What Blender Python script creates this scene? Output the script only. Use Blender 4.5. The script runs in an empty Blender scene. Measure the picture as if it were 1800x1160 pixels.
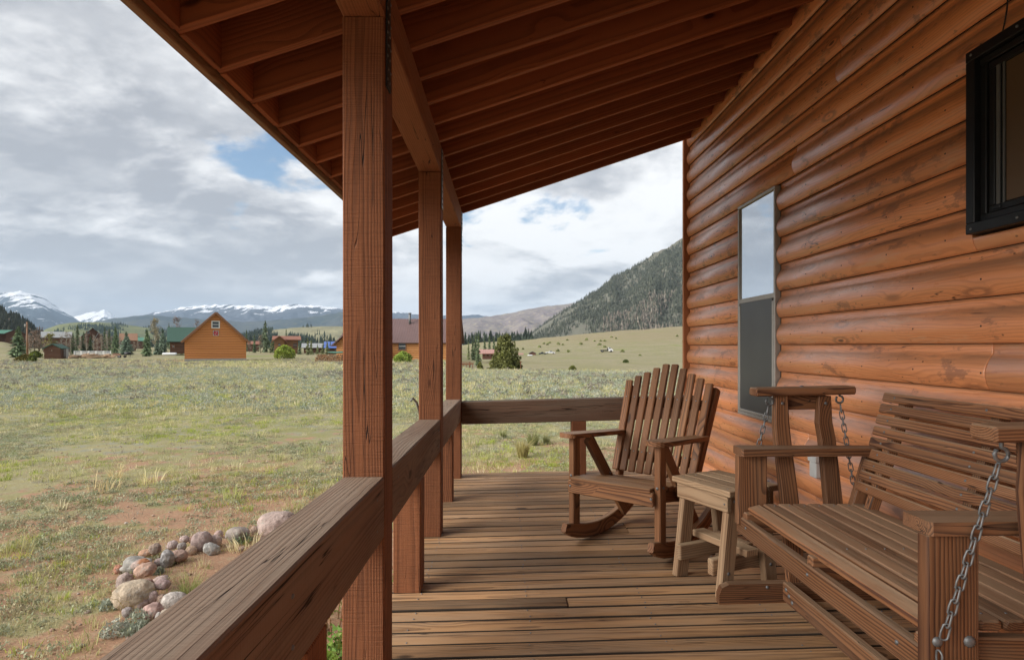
import bpy, math, random
import numpy as np
from mathutils import Vector, noise as mnoise
random.seed(7); rng = np.random.default_rng(7)
scene = bpy.context.scene
C = scene.collection
H = 1.35; F = 1000.0; TH = 0.014
def Rad(d): return math.radians(d)

# ------------------------------------------------------------------ helpers
LOC = {}
def tag(o, label=None, cat=None, group=None, kind=None):
    if label: o['label'] = label
    if cat: o['category'] = cat
    if group: o['group'] = group
    if kind: o['kind'] = kind
    return o
def thing(name, label, cat, loc, group=None, rz=0):
    o = bpy.data.objects.new(name, None); C.objects.link(o)
    o.location = loc; o.rotation_euler = (0, 0, rz); o.empty_display_size = .2
    LOC[o.name] = np.array(loc, float)
    return tag(o, label, cat, group)
def norm(v):
    v = np.asarray(v, float); return v/np.linalg.norm(v)

class MB:
    def __init__(s): s.V=[]; s.Fc=[]; s.M=[]; s.G=[]; s.T=[]; s.S=[]; s.n=0
    def add(s, V, faces, gc=None, tint=None, mat=0, smooth=False):
        V = np.asarray(V, float)
        if tint is None: tint = random.uniform(.74, 1.2)
        s.V.append(V); s.G.append(V if gc is None else np.asarray(gc, float))
        s.T.append(np.full(len(V), tint))
        for f in faces: s.Fc.append([i+s.n for i in f]); s.M.append(mat); s.S.append(smooth)
        s.n += len(V)
    # octagonal (chamfered) bar from p0 to p1, w across, h along 'up'
    def bar(s, p0, p1, w, h, up=(0,0,1), ch=.004, tint=None, mat=0, seg=1, wob=0.0, gy=None, edge=None):
        p0 = np.asarray(p0, float); p1 = np.asarray(p1, float)
        L = np.linalg.norm(p1-p0); x = (p1-p0)/L
        up = np.asarray(up, float); z = up-x*np.dot(up, x)
        if np.linalg.norm(z) < 1e-6: z = np.array([1., 0, 0])-x*x[0]
        z = norm(z); y = np.cross(z, x)
        ch = min(ch, w*.3, h*.3, L*.3)
        def ring(i):
            a, b, c = w/2-i, h/2-i, ch
            return [(a-c, -b), (a, -b+c), (a, b-c), (a-c, b), (-a+c, b), (-a, b-c), (-a, -b+c), (-a+c, -b)]
        st = [(0, ch*.8)]+[(ch+(L-2*ch)*k/seg, 0) for k in range(seg+1)]+[(L, ch*.8)]
        loc = []
        ph = random.uniform(0, 99)
        for (t, i) in st:
            oy = wob*math.sin(t*2.1+ph); oz = wob*math.sin(t*1.3+ph*2)
            for (a, b) in ring(i): loc.append((t, a+oy, b+oz))
        loc = np.array(loc)
        V = p0+loc[:, :1]*x+loc[:, 1:2]*y+loc[:, 2:3]*z
        off = np.array([random.uniform(0, 40), random.uniform(-.12, .12) if gy is None else gy[0], random.uniform(-.12, .12) if gy is None else gy[1]])
        nr = len(st); fs = []
        for r in range(nr-1):
            for k in range(8):
                k2 = (k+1) % 8
                fs.append((r*8+k, r*8+k2, (r+1)*8+k2, (r+1)*8+k))
        fs.append(tuple(range(7, -1, -1))); fs.append(tuple((nr-1)*8+k for k in range(8)))
        m0 = len(s.M); s.add(V, fs, loc+off, tint, mat)
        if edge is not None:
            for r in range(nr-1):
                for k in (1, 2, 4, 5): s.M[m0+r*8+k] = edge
    def box(s, lo, hi, ch=.003, tint=None, mat=0, ax=0):
        lo = np.array(lo, float); hi = np.array(hi, float); c = (lo+hi)/2; d = hi-lo
        a = [0, 0, 0]; a[ax] = 1; a = np.array(a)*d/2
        if ax == 2: s.bar(c-a, c+a, d[1], d[0], (1, 0, 0), ch, tint, mat)
        else: s.bar(c-a, c+a, d[1-ax], d[2], (0, 0, 1), ch, tint, mat)
    # rectangular section swept along a path lying in the plane perpendicular to 'side'
    def sweep(s, path, side, w, h, tint=None, mat=0, ch=.006, hs=None):
        P = np.asarray(path, float); side = norm(side); n = len(P)
        off = np.array([random.uniform(0, 40), random.uniform(-.1, .1), random.uniform(-.1, .1)])
        V = []; G = []; L = 0
        for i in range(n):
            t = norm(P[min(i+1, n-1)]-P[max(i-1, 0)]); u = norm(np.cross(t, side))
            if i: L += np.linalg.norm(P[i]-P[i-1])
            hh = h if hs is None else hs[i]
            ins = ch*.7 if i in (0, n-1) else 0
            a, b, c = w/2-ins, hh/2-ins, min(ch, hh*.3)
            for (p, q) in [(a-c, -b), (a, -b+c), (a, b-c), (a-c, b), (-a+c, b), (-a, b-c), (-a, -b+c), (-a+c, -b)]:
                V.append(P[i]+side*p+u*q); G.append((L+off[0], p+off[1], q+off[2]))
        fs = []
        for r in range(n-1):
            for k in range(8):
                k2 = (k+1) % 8; fs.append((r*8+k, (r+1)*8+k, (r+1)*8+k2, r*8+k2))
        fs.append(tuple(range(8))); fs.append(tuple((n-1)*8+k for k in range(7, -1, -1)))
        s.add(V, fs, G, tint, mat)
    # outline (a,b) extruded by thickness along n
    def prism(s, out, o, ea, eb, th, tint=None, mat=0):
        o = np.asarray(o, float); ea = norm(ea); eb = norm(eb); nn_ = np.cross(ea, eb)
        out = np.asarray(out, float); N = len(out)
        off = np.array([random.uniform(0, 40), random.uniform(-.1, .1), random.uniform(-.1, .1)])
        V = []; G = []
        for q in (-th/2, th/2):
            for a, b in out: V.append(o+ea*a+eb*b+nn_*q); G.append((a+off[0], b+off[1], q+off[2]))
        fs = [tuple(range(N-1, -1, -1)), tuple(range(N, 2*N))]
        for k in range(N):
            k2 = (k+1) % N; fs.append((k, k2, N+k2, N+k))
        s.add(V, fs, G, tint, mat)
    def tube(s, path, r, sides=6, closed=False, mat=0, tint=1.0, taper=None):
        P = np.asarray(path, float); n = len(P); V = []; ref = np.array([.31, .27, .91])
        for i in range(n):
            a = P[(i+1) % n] if closed else P[min(i+1, n-1)]
            b = P[(i-1) % n] if closed else P[max(i-1, 0)]
            t = norm(a-b); u = np.cross(t, ref)
            if np.linalg.norm(u) < .1: u = np.cross(t, np.array([.9, -.3, .1]))
            u = norm(u); v = np.cross(t, u); rr = r if taper is None else taper[i]
            for k in range(sides):
                an = 2*math.pi*k/sides; V.append(P[i]+rr*(u*math.cos(an)+v*math.sin(an)))
        fs = []
        for i in range(n if closed else n-1):
            j = (i+1) % n
            for k in range(sides):
                k2 = (k+1) % sides; fs.append((i*sides+k, i*sides+k2, j*sides+k2, j*sides+k))
        if not closed: fs.append(tuple(range(sides-1, -1, -1))); fs.append(tuple((n-1)*sides+k for k in range(sides)))
        s.add(V, fs, None, tint, mat, True)
    def bolt(s, c, n, r=.012, mat=1, sides=10):
        c = np.asarray(c, float); n = norm(n)
        ref = np.array([0, 0, 1.]) if abs(n[2]) < .8 else np.array([1., 0, 0])
        u = norm(np.cross(n, ref)); v = np.cross(n, u); V = []
        for (rr, q) in ((r, -.002), (r, .2*r), (r*.6, .5*r)):
            for k in range(sides):
                an = 2*math.pi*k/sides; V.append(c+n*q+rr*(u*math.cos(an)+v*math.sin(an)))
        fs = [tuple(2*sides+k for k in range(sides))]
        for rg in range(2):
            for k in range(sides):
                k2 = (k+1) % sides; fs.append((rg*sides+k, rg*sides+k2, (rg+1)*sides+k2, (rg+1)*sides+k))
        s.add(V, fs, None, 1.0, mat, True)
    def build(s, name, mats, parent=None, origin=None):
        root = parent
        while root is not None and root.parent is not None: root = root.parent
        org = np.zeros(3) if root is None else LOC[root.name]
        if origin is not None: org = np.array(origin, float)
        V = np.concatenate(s.V)-org
        me = bpy.data.meshes.new(name)
        me.from_pydata(V.tolist(), [], s.Fc)
        me.polygons.foreach_set('material_index', s.M); me.polygons.foreach_set('use_smooth', s.S)
        a = me.attributes.new('gc', 'FLOAT_VECTOR', 'POINT'); a.data.foreach_set('vector', np.concatenate(s.G).ravel().astype(np.float32))
        a = me.attributes.new('tint', 'FLOAT', 'POINT'); a.data.foreach_set('value', np.concatenate(s.T).astype(np.float32))
        for m in (mats if isinstance(mats, (list, tuple)) else [mats]): me.materials.append(m)
        me.update()
        o = bpy.data.objects.new(name, me); C.objects.link(o)
        if parent is not None: o.parent = parent
        elif origin is not None: o.location = origin; LOC[o.name] = org
        else: LOC[o.name] = np.zeros(3)
        return o

def fastmesh(name, V, T, col=None, mats=None, parent=None, smooth=False):
    """triangle mesh from numpy arrays with a colour per vertex"""
    V = np.asarray(V, np.float32); T = np.asarray(T, np.int32)
    k = T.shape[1]
    me = bpy.data.meshes.new(name)
    me.vertices.add(len(V)); me.vertices.foreach_set('co', V.ravel())
    me.loops.add(T.size); me.loops.foreach_set('vertex_index', T.ravel())
    me.polygons.add(len(T)); me.polygons.foreach_set('loop_start', np.arange(0, T.size, k, dtype=np.int32))
    me.polygons.foreach_set('loop_total', np.full(len(T), k, np.int32))
    me.polygons.foreach_set('use_smooth', np.full(len(T), smooth))
    if col is not None:
        col = np.asarray(col, np.float32)
        a = me.attributes.new('col', 'FLOAT_COLOR', 'POINT')
        a.data.foreach_set('color', np.c_[col, np.ones(len(col), np.float32)].astype(np.float32).ravel())
    for m in (mats or []): me.materials.append(m)
    me.update(calc_edges=True)
    o = bpy.data.objects.new(name, me); C.objects.link(o)
    if parent is not None: o.parent = parent
    else: LOC[o.name] = np.zeros(3)
    return o

# value noise for terrain
_tab = rng.random((256, 256))
def vnoise(x, y):
    x = np.asarray(x, float); y = np.asarray(y, float)
    xi = np.floor(x).astype(int); yi = np.floor(y).astype(int); fx = x-xi; fy = y-yi
    fx = fx*fx*(3-2*fx); fy = fy*fy*(3-2*fy)
    g = lambda a, b: _tab[a & 255, b & 255]
    return (g(xi, yi)*(1-fx)+g(xi+1, yi)*fx)*(1-fy)+(g(xi, yi+1)*(1-fx)+g(xi+1, yi+1)*fx)*fy-.5
def fbm(x, y, o=5):
    r = 0; a = 1.
    for k in range(o): r = r+a*vnoise(x*2**k+17.3*k, y*2**k+5.1*k); a *= .5
    return r
def sst(a, b, x):
    t = np.clip((np.asarray(x, float)-a)/(b-a), 0, 1); return t*t*(3-2*t)

# ------------------------------------------------------------------ materials
def nn(nt, t, ins=None, **pr):
    n = nt.nodes.new(t)
    for k, v in pr.items(): setattr(n, k, v)
    for k, v in (ins or {}).items():
        s = n.inputs[k]
        if isinstance(v, bpy.types.NodeSocket): nt.links.new(v, s)
        else: s.default_value = v
    return n
def MA(nt, op, a, b=0.0, c=0.0, cl=False):
    n = nn(nt, 'ShaderNodeMath', {0: a, 1: b, 2: c}, operation=op); n.use_clamp = cl; return n.outputs[0]
def VM(nt, op, a, b=(0, 0, 0)):
    n = nn(nt, 'ShaderNodeVectorMath', {0: a, 1: b}, operation=op); return n.outputs[0]
def MIX(nt, f, a, b, bt='MIX'):
    n = nt.nodes.new('ShaderNodeMix'); n.data_type = 'RGBA'; n.blend_type = bt; n.clamp_factor = True
    for i, v in ((0, f), (6, a), (7, b)):
        if isinstance(v, bpy.types.NodeSocket): nt.links.new(v, n.inputs[i])
        else: n.inputs[i].default_value = (*v, 1) if isinstance(v, tuple) and len(v) == 3 else v
    return n.outputs[2]
def RAMP(nt, f, a, b, lo=0.0, hi=1.0):
    n = nn(nt, 'ShaderNodeMapRange', {0: f, 1: a, 2: b, 3: lo, 4: hi}, interpolation_type='SMOOTHSTEP'); return n.outputs[0]
def NOI(nt, v, sc=1.0, det=4.0, ro=.55, dist=0.0):
    n = nn(nt, 'ShaderNodeTexNoise', {'Vector': v, 'Scale': sc, 'Detail': det, 'Roughness': ro, 'Distortion': dist}); return n.outputs['Fac']
def newmat(name):
    m = bpy.data.materials.new(name); m.use_nodes = True; nt = m.node_tree
    b = nt.nodes['Principled BSDF']; return m, nt, b
def setp(nt, b, **k):
    nm = {'col': 'Base Color', 'rough': 'Roughness', 'metal': 'Metallic', 'spec': 'Specular IOR Level', 'norm': 'Normal'}
    for a, v in k.items():
        s = b.inputs[nm[a]]
        if isinstance(v, bpy.types.NodeSocket): nt.links.new(v, s)
        else: s.default_value = (*v, 1) if a == 'col' else v
def BUMP(nt, h, st=.4, d=.01, nrm=None):
    ins = {'Height': h, 'Strength': st, 'Distance': d}
    if nrm is not None: ins['Normal'] = nrm
    return nn(nt, 'ShaderNodeBump', ins).outputs[0]

def wood(name, light, dark, freq=130., ring=.55, fib=.35, blotch=.35, rough=.7, spec=.3, bump=.35, crack=.5,
         knots=.6, weather=None, weath_amt=.0, saw=0., crackscale=16., ringwarp=.022, upgrey=None, cw=1.):
    m, nt, b = newmat(name)
    g = nn(nt, 'ShaderNodeAttribute', attribute_name='gc').outputs['Vector']
    ti = nn(nt, 'ShaderNodeAttribute', attribute_name='tint').outputs['Fac']
    # knots : cells stretched along the grain
    kv = nn(nt, 'ShaderNodeTexVoronoi', {'Vector': VM(nt, 'MULTIPLY', g, (2.1, 5.2, 5.2)), 'Scale': 1.0}, feature='F1')
    kd = kv.outputs['Distance']
    kcol = nn(nt, 'ShaderNodeSeparateColor', {0: kv.outputs['Color']}).outputs[0]
    kon = MA(nt, 'GREATER_THAN', kcol, .45)
    knot = MA(nt, 'MULTIPLY', RAMP(nt, kd, .07, .13, 1., 0.), kon)
    kwarp = MA(nt, 'MULTIPLY', RAMP(nt, kd, .0, .42, 1., 0.), kon)
    w = nn(nt, 'ShaderNodeTexNoise', {'Vector': VM(nt, 'MULTIPLY', g, (.9, 4., 4.)), 'Scale': 1.0, 'Detail': 3.0})
    wv = VM(nt, 'MULTIPLY', VM(nt, 'SUBTRACT', w.outputs['Color'], (.5, .5, .5)), (0, ringwarp*2, ringwarp*2))
    p = VM(nt, 'ADD', VM(nt, 'MULTIPLY', g, (.02, 1, 1)), wv)
    r = nn(nt, 'ShaderNodeVectorMath', {0: VM(nt, 'MULTIPLY', p, (.2, 1, 1))}, operation='LENGTH').outputs['Value']
    r = MA(nt, 'ADD', r, MA(nt, 'MULTIPLY', kwarp, .022))
    sw = MA(nt, 'FRACT', MA(nt, 'MULTIPLY', r, freq))
    rg = MA(nt, 'MULTIPLY', RAMP(nt, sw, .25, .92), RAMP(nt, sw, .93, 1., 1., 0.))
    fb = NOI(nt, VM(nt, 'MULTIPLY', g, (4., 170., 170.)), 1., 3.)
    bl = NOI(nt, VM(nt, 'MULTIPLY', g, (1.4, 6., 6.)), 1., 4., .6)
    f = MA(nt, 'ADD', MA(nt, 'MULTIPLY', rg, ring), MA(nt, 'MULTIPLY', MA(nt, 'SUBTRACT', fb, .5), fib*2))
    f = MA(nt, 'ADD', f, MA(nt, 'MULTIPLY', MA(nt, 'SUBTRACT', bl, .45), blotch*2), cl=True)
    col = MIX(nt, f, light, dark)
    if weather is not None:
        wn = NOI(nt, VM(nt, 'MULTIPLY', g, (1.1, 9., 9.)), 1., 5., .65)
        col = MIX(nt, MA(nt, 'MULTIPLY', RAMP(nt, wn, .38, .66), weath_amt), col, weather)
        if upgrey is not None:
            ns = nn(nt, 'ShaderNodeSeparateXYZ', {0: nn(nt, 'ShaderNodeNewGeometry').outputs['True Normal']}).outputs[2]
            col = MIX(nt, MA(nt, 'MULTIPLY', RAMP(nt, ns, .5, .9), RAMP(nt, wn, .3, .6, .3, upgrey)), col, weather)
    col = MIX(nt, MA(nt, 'MULTIPLY', knot, knots), col, tuple(c*.3 for c in dark))
    # checks : thin iso-lines of a stretched noise
    cn = NOI(nt, VM(nt, 'MULTIPLY', g, (.7, crackscale, crackscale)), 1., 2.)
    cm = RAMP(nt, NOI(nt, VM(nt, 'MULTIPLY', g, (1.3, 5., 5.)), 1., 1.), .5, .6)
    ck = MA(nt, 'MULTIPLY', RAMP(nt, MA(nt, 'ABSOLUTE', MA(nt, 'SUBTRACT', cn, .5)), .0012*cw, .0048*cw, 1., 0.), cm)
    ck = MA(nt, 'MULTIPLY', ck, crack)
    col = MIX(nt, ck, col, (.012, .008, .006))
    col = MIX(nt, 1.0, col, nn(nt, 'ShaderNodeCombineColor', {0: ti, 1: ti, 2: ti}).outputs[0], 'MULTIPLY')
    hgt = MA(nt, 'SUBTRACT', MA(nt, 'ADD', MA(nt, 'MULTIPLY', rg, -.35), MA(nt, 'MULTIPLY', fb, .5)), MA(nt, 'MULTIPLY', ck, 2.))
    if saw:
        sn = NOI(nt, VM(nt, 'MULTIPLY', VM(nt, 'ADD', g, VM(nt, 'MULTIPLY', wv, (0, 0, 0))), (210., 6., 6.)), 1., 2.)
        hgt = MA(nt, 'ADD', hgt, MA(nt, 'MULTIPLY', sn, saw))
        col = MIX(nt, MA(nt, 'MULTIPLY', RAMP(nt, sn, .45, .75), .22*min(saw, 1.5)), col, dark)
    rr = MA(nt, 'ADD', MA(nt, 'MULTIPLY', bl, .3), rough-.15, cl=True)
    setp(nt, b, col=col, rough=rr, spec=spec, norm=BUMP(nt, hgt, bump, .004))
    return m

def plain(name, col, rough=.6, metal=0., var=.25, sc=8., spec=.4, bump=.0):
    m, nt, b = newmat(name)
    tc = nn(nt, 'ShaderNodeTexCoord').outputs['Object']
    n = NOI(nt, tc, sc, 5., .6)
    c = MIX(nt, n, tuple(x*(1-var) for x in col), tuple(min(1, x*(1+var)) for x in col))
    setp(nt, b, col=c, rough=rough, metal=metal, spec=spec)
    if bump: setp(nt, b, norm=BUMP(nt, n, bump, .02))
    return m
def vcol(name, rough=.9, trans=0., noise=0., sc=30., spec=.2, bump=0., spots=None):
    m, nt, b = newmat(name)
    c = nn(nt, 'ShaderNodeAttribute', attribute_name='col').outputs['Color']
    if noise:
        tc = nn(nt, 'ShaderNodeTexCoord').outputs['Object']
        n = NOI(nt, tc, sc, 6., .65)
        c = MIX(nt, n, MIX(nt, 1., c, (1-noise,)*3, 'MULTIPLY'), MIX(nt, 1., c, (1+noise,)*3, 'MULTIPLY'))
        if spots:
            s2 = NOI(nt, tc, sc*.35, 7., .75)
            c = MIX(nt, RAMP(nt, s2, .56, .66), c, spots)
        if bump: setp(nt, b, norm=BUMP(nt, n, bump, .02))
    setp(nt, b, col=c, rough=rough, spec=spec)
    if trans:
        t = nn(nt, 'ShaderNodeBsdfTranslucent', {'Color': c}).outputs[0]
        mx = nn(nt, 'ShaderNodeMixShader', {0: trans, 1: b.outputs[0], 2: t})
        nt.links.new(mx.outputs[0], nt.nodes['Material Output'].inputs[0])
    return m
def siding(name, light, dark, pitch=.15, rough=.6):
    m, nt, b = newmat(name)
    tc = nn(nt, 'ShaderNodeTexCoord').outputs['Object']
    z = nn(nt, 'ShaderNodeSeparateXYZ', {0: tc}).outputs[2]
    fr = MA(nt, 'FRACT', MA(nt, 'DIVIDE', z, pitch))
    row = MA(nt, 'FLOOR', MA(nt, 'DIVIDE', z, pitch))
    rv = nn(nt, 'ShaderNodeTexWhiteNoise', {'W': row}, noise_dimensions='1D').outputs[0]
    n = NOI(nt, VM(nt, 'MULTIPLY', tc, (.8, .8, 9.)), 1., 5.)
    c = MIX(nt, MA(nt, 'ADD', MA(nt, 'MULTIPLY', rv, .35), MA(nt, 'MULTIPLY', n, .6), cl=True), light, dark)
    gap = RAMP(nt, fr, .03, .30, 1., 0.)
    c = MIX(nt, gap, c, tuple(x*.22 for x in dark))
    h = MA(nt, 'SINE', MA(nt, 'MULTIPLY', fr, math.pi))
    setp(nt, b, col=c, rough=rough, spec=.25, norm=BUMP(nt, h, .7, .04))
    return m
def metalroof(name, col, axis=0, pitch=.3, var=.15):
    m, nt, b = newmat(name)
    tc = nn(nt, 'ShaderNodeTexCoord').outputs['Object']
    x = nn(nt, 'ShaderNodeSeparateXYZ', {0: tc}).outputs[axis]
    fr = MA(nt, 'FRACT', MA(nt, 'DIVIDE', x, pitch))
    rib = RAMP(nt, MA(nt, 'ABSOLUTE', MA(nt, 'SUBTRACT', fr, .5)), .38, .46)
    n = NOI(nt, tc, .7, 4.)
    c = MIX(nt, n, tuple(v*(1-var) for v in col), tuple(v*(1+var) for v in col))
    c = MIX(nt, MA(nt, 'MULTIPLY', rib, .35), c, tuple(v*.55 for v in col))
    setp(nt, b, col=c, rough=.5, spec=.3, norm=BUMP(nt, rib, .6, .03))
    return m

M = {}
M['post'] = wood('rough sawn post', (.25, .098, .045), (.085, .034, .019), freq=110, ring=.55, fib=.5, blotch=.5, rough=.78, spec=.2, bump=.6, saw=1.3, crack=1., crackscale=17., knots=.85, cw=1.5)
M['beam'] = wood('rough sawn beam', (.27, .11, .05), (.16, .058, .026), freq=95, ring=.45, fib=.3, blotch=.3, rough=.78, spec=.2, bump=.55, saw=1.1, crack=.9, crackscale=15., knots=.7)
M['rail'] = wood('weathered rail', (.23, .14, .095), (.10, .058, .041), freq=110, ring=.55, fib=.5, blotch=.35, rough=.8, spec=.2, bump=.8, saw=.5, crack=.9, crackscale=30., knots=.7, weather=(.27, .21, .16), weath_amt=.45, upgrey=.65, cw=1.9)
M['rafter'] = wood('stained rafter', (.32, .105, .043), (.15, .048, .022), freq=60, ring=.5, fib=.25, blotch=.35, rough=.7, spec=.2, bump=.3, saw=.3, crack=.5, knots=.85)
M['deck'] = wood('deck board', (.44, .25, .12), (.105, .056, .03), freq=110, ring=.62, fib=.6, blotch=.8, rough=.74, spec=.25, bump=.7, crack=.9, crackscale=30., knots=.85, weather=(.38, .275, .185), weath_amt=.45)
M['chair'] = wood('stained pine', (.245, .108, .046), (.062, .023, .012), freq=160, ring=.88, fib=.35, blotch=.4, rough=.6, spec=.3, bump=.45, crack=.6, knots=.75, weather=(.36, .235, .135), weath_amt=.12, upgrey=.6)
M['table'] = wood('bare pine', (.33, .205, .12), (.14, .078, .042), freq=115, ring=.8, fib=.35, blotch=.35, rough=.7, spec=.25, bump=.45, crack=.6, knots=.7, weather=(.42, .32, .21), weath_amt=.4, upgrey=.6)
M['swing'] = wood('weathered pine', (.245, .108, .048), (.058, .021, .011), freq=170, ring=.88, fib=.4, blotch=.45, rough=.6, spec=.3, bump=.5, crack=.8, knots=.45, weather=(.33, .23, .15), weath_amt=.16, upgrey=.8)
M['zinc'] = plain('galvanised steel', (.19, .195, .20), .55, .6, .3, 60)
M['blacksteel'] = plain('painted strap', (.03, .032, .035), .5, .3, .3, 40)
M['greystrap'] = plain('zinc strap', (.2, .21, .22), .45, .6, .3, 40)

# log siding : stained D-logs with a dull sheen
def logmat():
    m, nt, b = newmat('stained log')
    g = nn(nt, 'ShaderNodeAttribute', attribute_name='gc').outputs['Vector']
    ti = nn(nt, 'ShaderNodeAttribute', attribute_name='tint').outputs['Fac']
    wv = nn(nt, 'ShaderNodeTexNoise', {'Vector': VM(nt, 'MULTIPLY', g, (1.1, 5, 5)), 'Scale': 1., 'Detail': 3.}).outputs['Color']
    p = VM(nt, 'ADD', VM(nt, 'MULTIPLY', g, (.02, 1, 1)), VM(nt, 'MULTIPLY', VM(nt, 'SUBTRACT', wv, (.5, .5, .5)), (0, .16, .16)))
    kv = nn(nt, 'ShaderNodeTexVoronoi', {'Vector': VM(nt, 'MULTIPLY', g, (2.3, 7., 7.)), 'Scale': 1.}, feature='F1')
    kon = MA(nt, 'GREATER_THAN', nn(nt, 'ShaderNodeSeparateColor', {0: kv.outputs['Color']}).outputs[0], .5)
    r = nn(nt, 'ShaderNodeVectorMath', {0: VM(nt, 'MULTIPLY', p, (.2, 1, 1))}, operation='LENGTH').outputs['Value']
    r = MA(nt, 'ADD', r, MA(nt, 'MULTIPLY', MA(nt, 'MULTIPLY', RAMP(nt, kv.outputs['Distance'], 0, .4, 1., 0.), kon), .03))
    sw = MA(nt, 'FRACT', MA(nt, 'MULTIPLY', r, 70.))
    rg = MA(nt, 'MULTIPLY', RAMP(nt, sw, .45, .93), RAMP(nt, sw, .94, 1., 1., 0.))
    fb = NOI(nt, VM(nt, 'MULTIPLY', g, (5., 130., 130.)), 1., 3.)
    bl = NOI(nt, VM(nt, 'MULTIPLY', g, (1.7, 9., 9.)), 1., 5., .65)
    f = MA(nt, 'ADD', MA(nt, 'MULTIPLY', rg, .35), MA(nt, 'ADD', MA(nt, 'MULTIPLY', MA(nt, 'SUBTRACT', fb, .5), .35), MA(nt, 'MULTIPLY', MA(nt, 'SUBTRACT', bl, .42), .9)), cl=True)
    col = MIX(nt, f, (.76, .30, .122), (.39, .136, .058))
    # brown handling / weather stains, and flecks
    st = NOI(nt, VM(nt, 'MULTIPLY', g, (3.5, 7., 7.)), 1., 6., .7)
    col = MIX(nt, MA(nt, 'MULTIPLY', RAMP(nt, st, .57, .635), .6), col, (.22, .092, .052))
    pale = NOI(nt, VM(nt, 'ADD', VM(nt, 'MULTIPLY', g, (2.1, 14., 14.)), (9., 3., 4.)), 1., 6., .7)
    col = MIX(nt, MA(nt, 'MULTIPLY', RAMP(nt, pale, .56, .68), .55), col, (.66, .37, .22))
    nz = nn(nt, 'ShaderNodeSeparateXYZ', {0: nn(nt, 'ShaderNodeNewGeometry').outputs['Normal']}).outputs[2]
    dust_shade = NOI(nt, VM(nt, 'ADD', VM(nt, 'MULTIPLY', g, (1.6, 11., 11.)), (5., 13., 2.)), 1., 7., .72)
    col = MIX(nt, MA(nt, 'MULTIPLY', RAMP(nt, nz, .1, .7), RAMP(nt, dust_shade, .36, .56, .15, .85)), col, (.27, .145, .085))  # upward faces browner: shade below the roof painted in with patchy dust
    ck = NOI(nt, VM(nt, 'MULTIPLY', g, (1.1, 20., 20.)), 1., 2.)
    ckm = RAMP(nt, NOI(nt, VM(nt, 'MULTIPLY', g, (1.9, 5., 5.)), 1., 1.), .54, .62)
    col = MIX(nt, MA(nt, 'MULTIPLY', MA(nt, 'MULTIPLY', RAMP(nt, MA(nt, 'ABSOLUTE', MA(nt, 'SUBTRACT', ck, .5)), .002, .007, 1., 0.), ckm), .85), col, (.05, .022, .014))
    # knot : dark eye with a pale ring
    kr = MA(nt, 'MULTIPLY', MA(nt, 'MULTIPLY', RAMP(nt, kv.outputs['Distance'], .10, .14), RAMP(nt, kv.outputs['Distance'], .15, .24, 1., 0.)), kon)
    col = MIX(nt, MA(nt, 'MULTIPLY', kr, .55), col, (.22, .085, .045))
    fl = nn(nt, 'ShaderNodeTexVoronoi', {'Vector': VM(nt, 'MULTIPLY', g, (26., 34., 34.)), 'Scale': 1.}, feature='F1')
    flon = MA(nt, 'GREATER_THAN', nn(nt, 'ShaderNodeSeparateColor', {0: fl.outputs['Color']}).outputs[1], .72)
    fleck = MA(nt, 'MULTIPLY', MA(nt, 'MULTIPLY', RAMP(nt, fl.outputs['Distance'], .10, .2, 1., 0.), flon), RAMP(nt, NOI(nt, VM(nt, 'MULTIPLY', g, (1.5, 8, 8)), 1., 2.), .5, .62))
    col = MIX(nt, MA(nt, 'MULTIPLY', fleck, .8), col, (.05, .02, .012))
    kn = MA(nt, 'MULTIPLY', RAMP(nt, kv.outputs['Distance'], .05, .085, 1., 0.), kon)
    col = MIX(nt, MA(nt, 'MULTIPLY', kn, .9), col, (.09, .04, .025))
    col = MIX(nt, 1., col, nn(nt, 'ShaderNodeCombineColor', {0: ti, 1: ti, 2: ti}).outputs[0], 'MULTIPLY')
    rr = MA(nt, 'ADD', MA(nt, 'MULTIPLY', st, .5), .16, cl=True)
    h = MA(nt, 'ADD', MA(nt, 'MULTIPLY', fb, .5), MA(nt, 'SUBTRACT', MA(nt, 'MULTIPLY', bl, 1.2), kn))
    b.inputs['Coat Weight'].default_value = .45; nt.links.new(MA(nt, 'ADD', MA(nt, 'MULTIPLY', st, .7), .0, cl=True), b.inputs['Coat Roughness'])
    setp(nt, b, col=col, rough=rr, spec=.5, norm=BUMP(nt, h, .35, .006))
    return m
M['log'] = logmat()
M['trim'] = wood('corner board', (.42, .17, .075), (.24, .09, .04), freq=80, ring=.4, bump=.3, knots=.4)

# ------------------------------------------------------------------ camera
cam = bpy.data.cameras.new('camera'); cam.sensor_width = 36; cam.lens = 20.0
cam.shift_y = 28/1800; cam.clip_start = .02; cam.clip_end = 60000
co = bpy.data.objects.new('camera', cam); C.objects.link(co)
co.location = (0, 0, H); co.rotation_euler = (math.pi/2, 0, -TH)
scene.camera = co
def at(u, Y):
    """X of the vertical plane through photo column u at depth Y"""
    k = (u-900)/F; c, s = math.cos(TH), math.sin(TH)
    return Y*(s+k*c)/(c-k*s)

# ------------------------------------------------------------------ porch
PX0, PX1 = -.61, -.452            # outer and inner faces of the posts
XW = 2.085                        # flat of the wall
def zd(X, Y): return .02*(X+.45)-.015*(Y-3.2)

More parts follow.
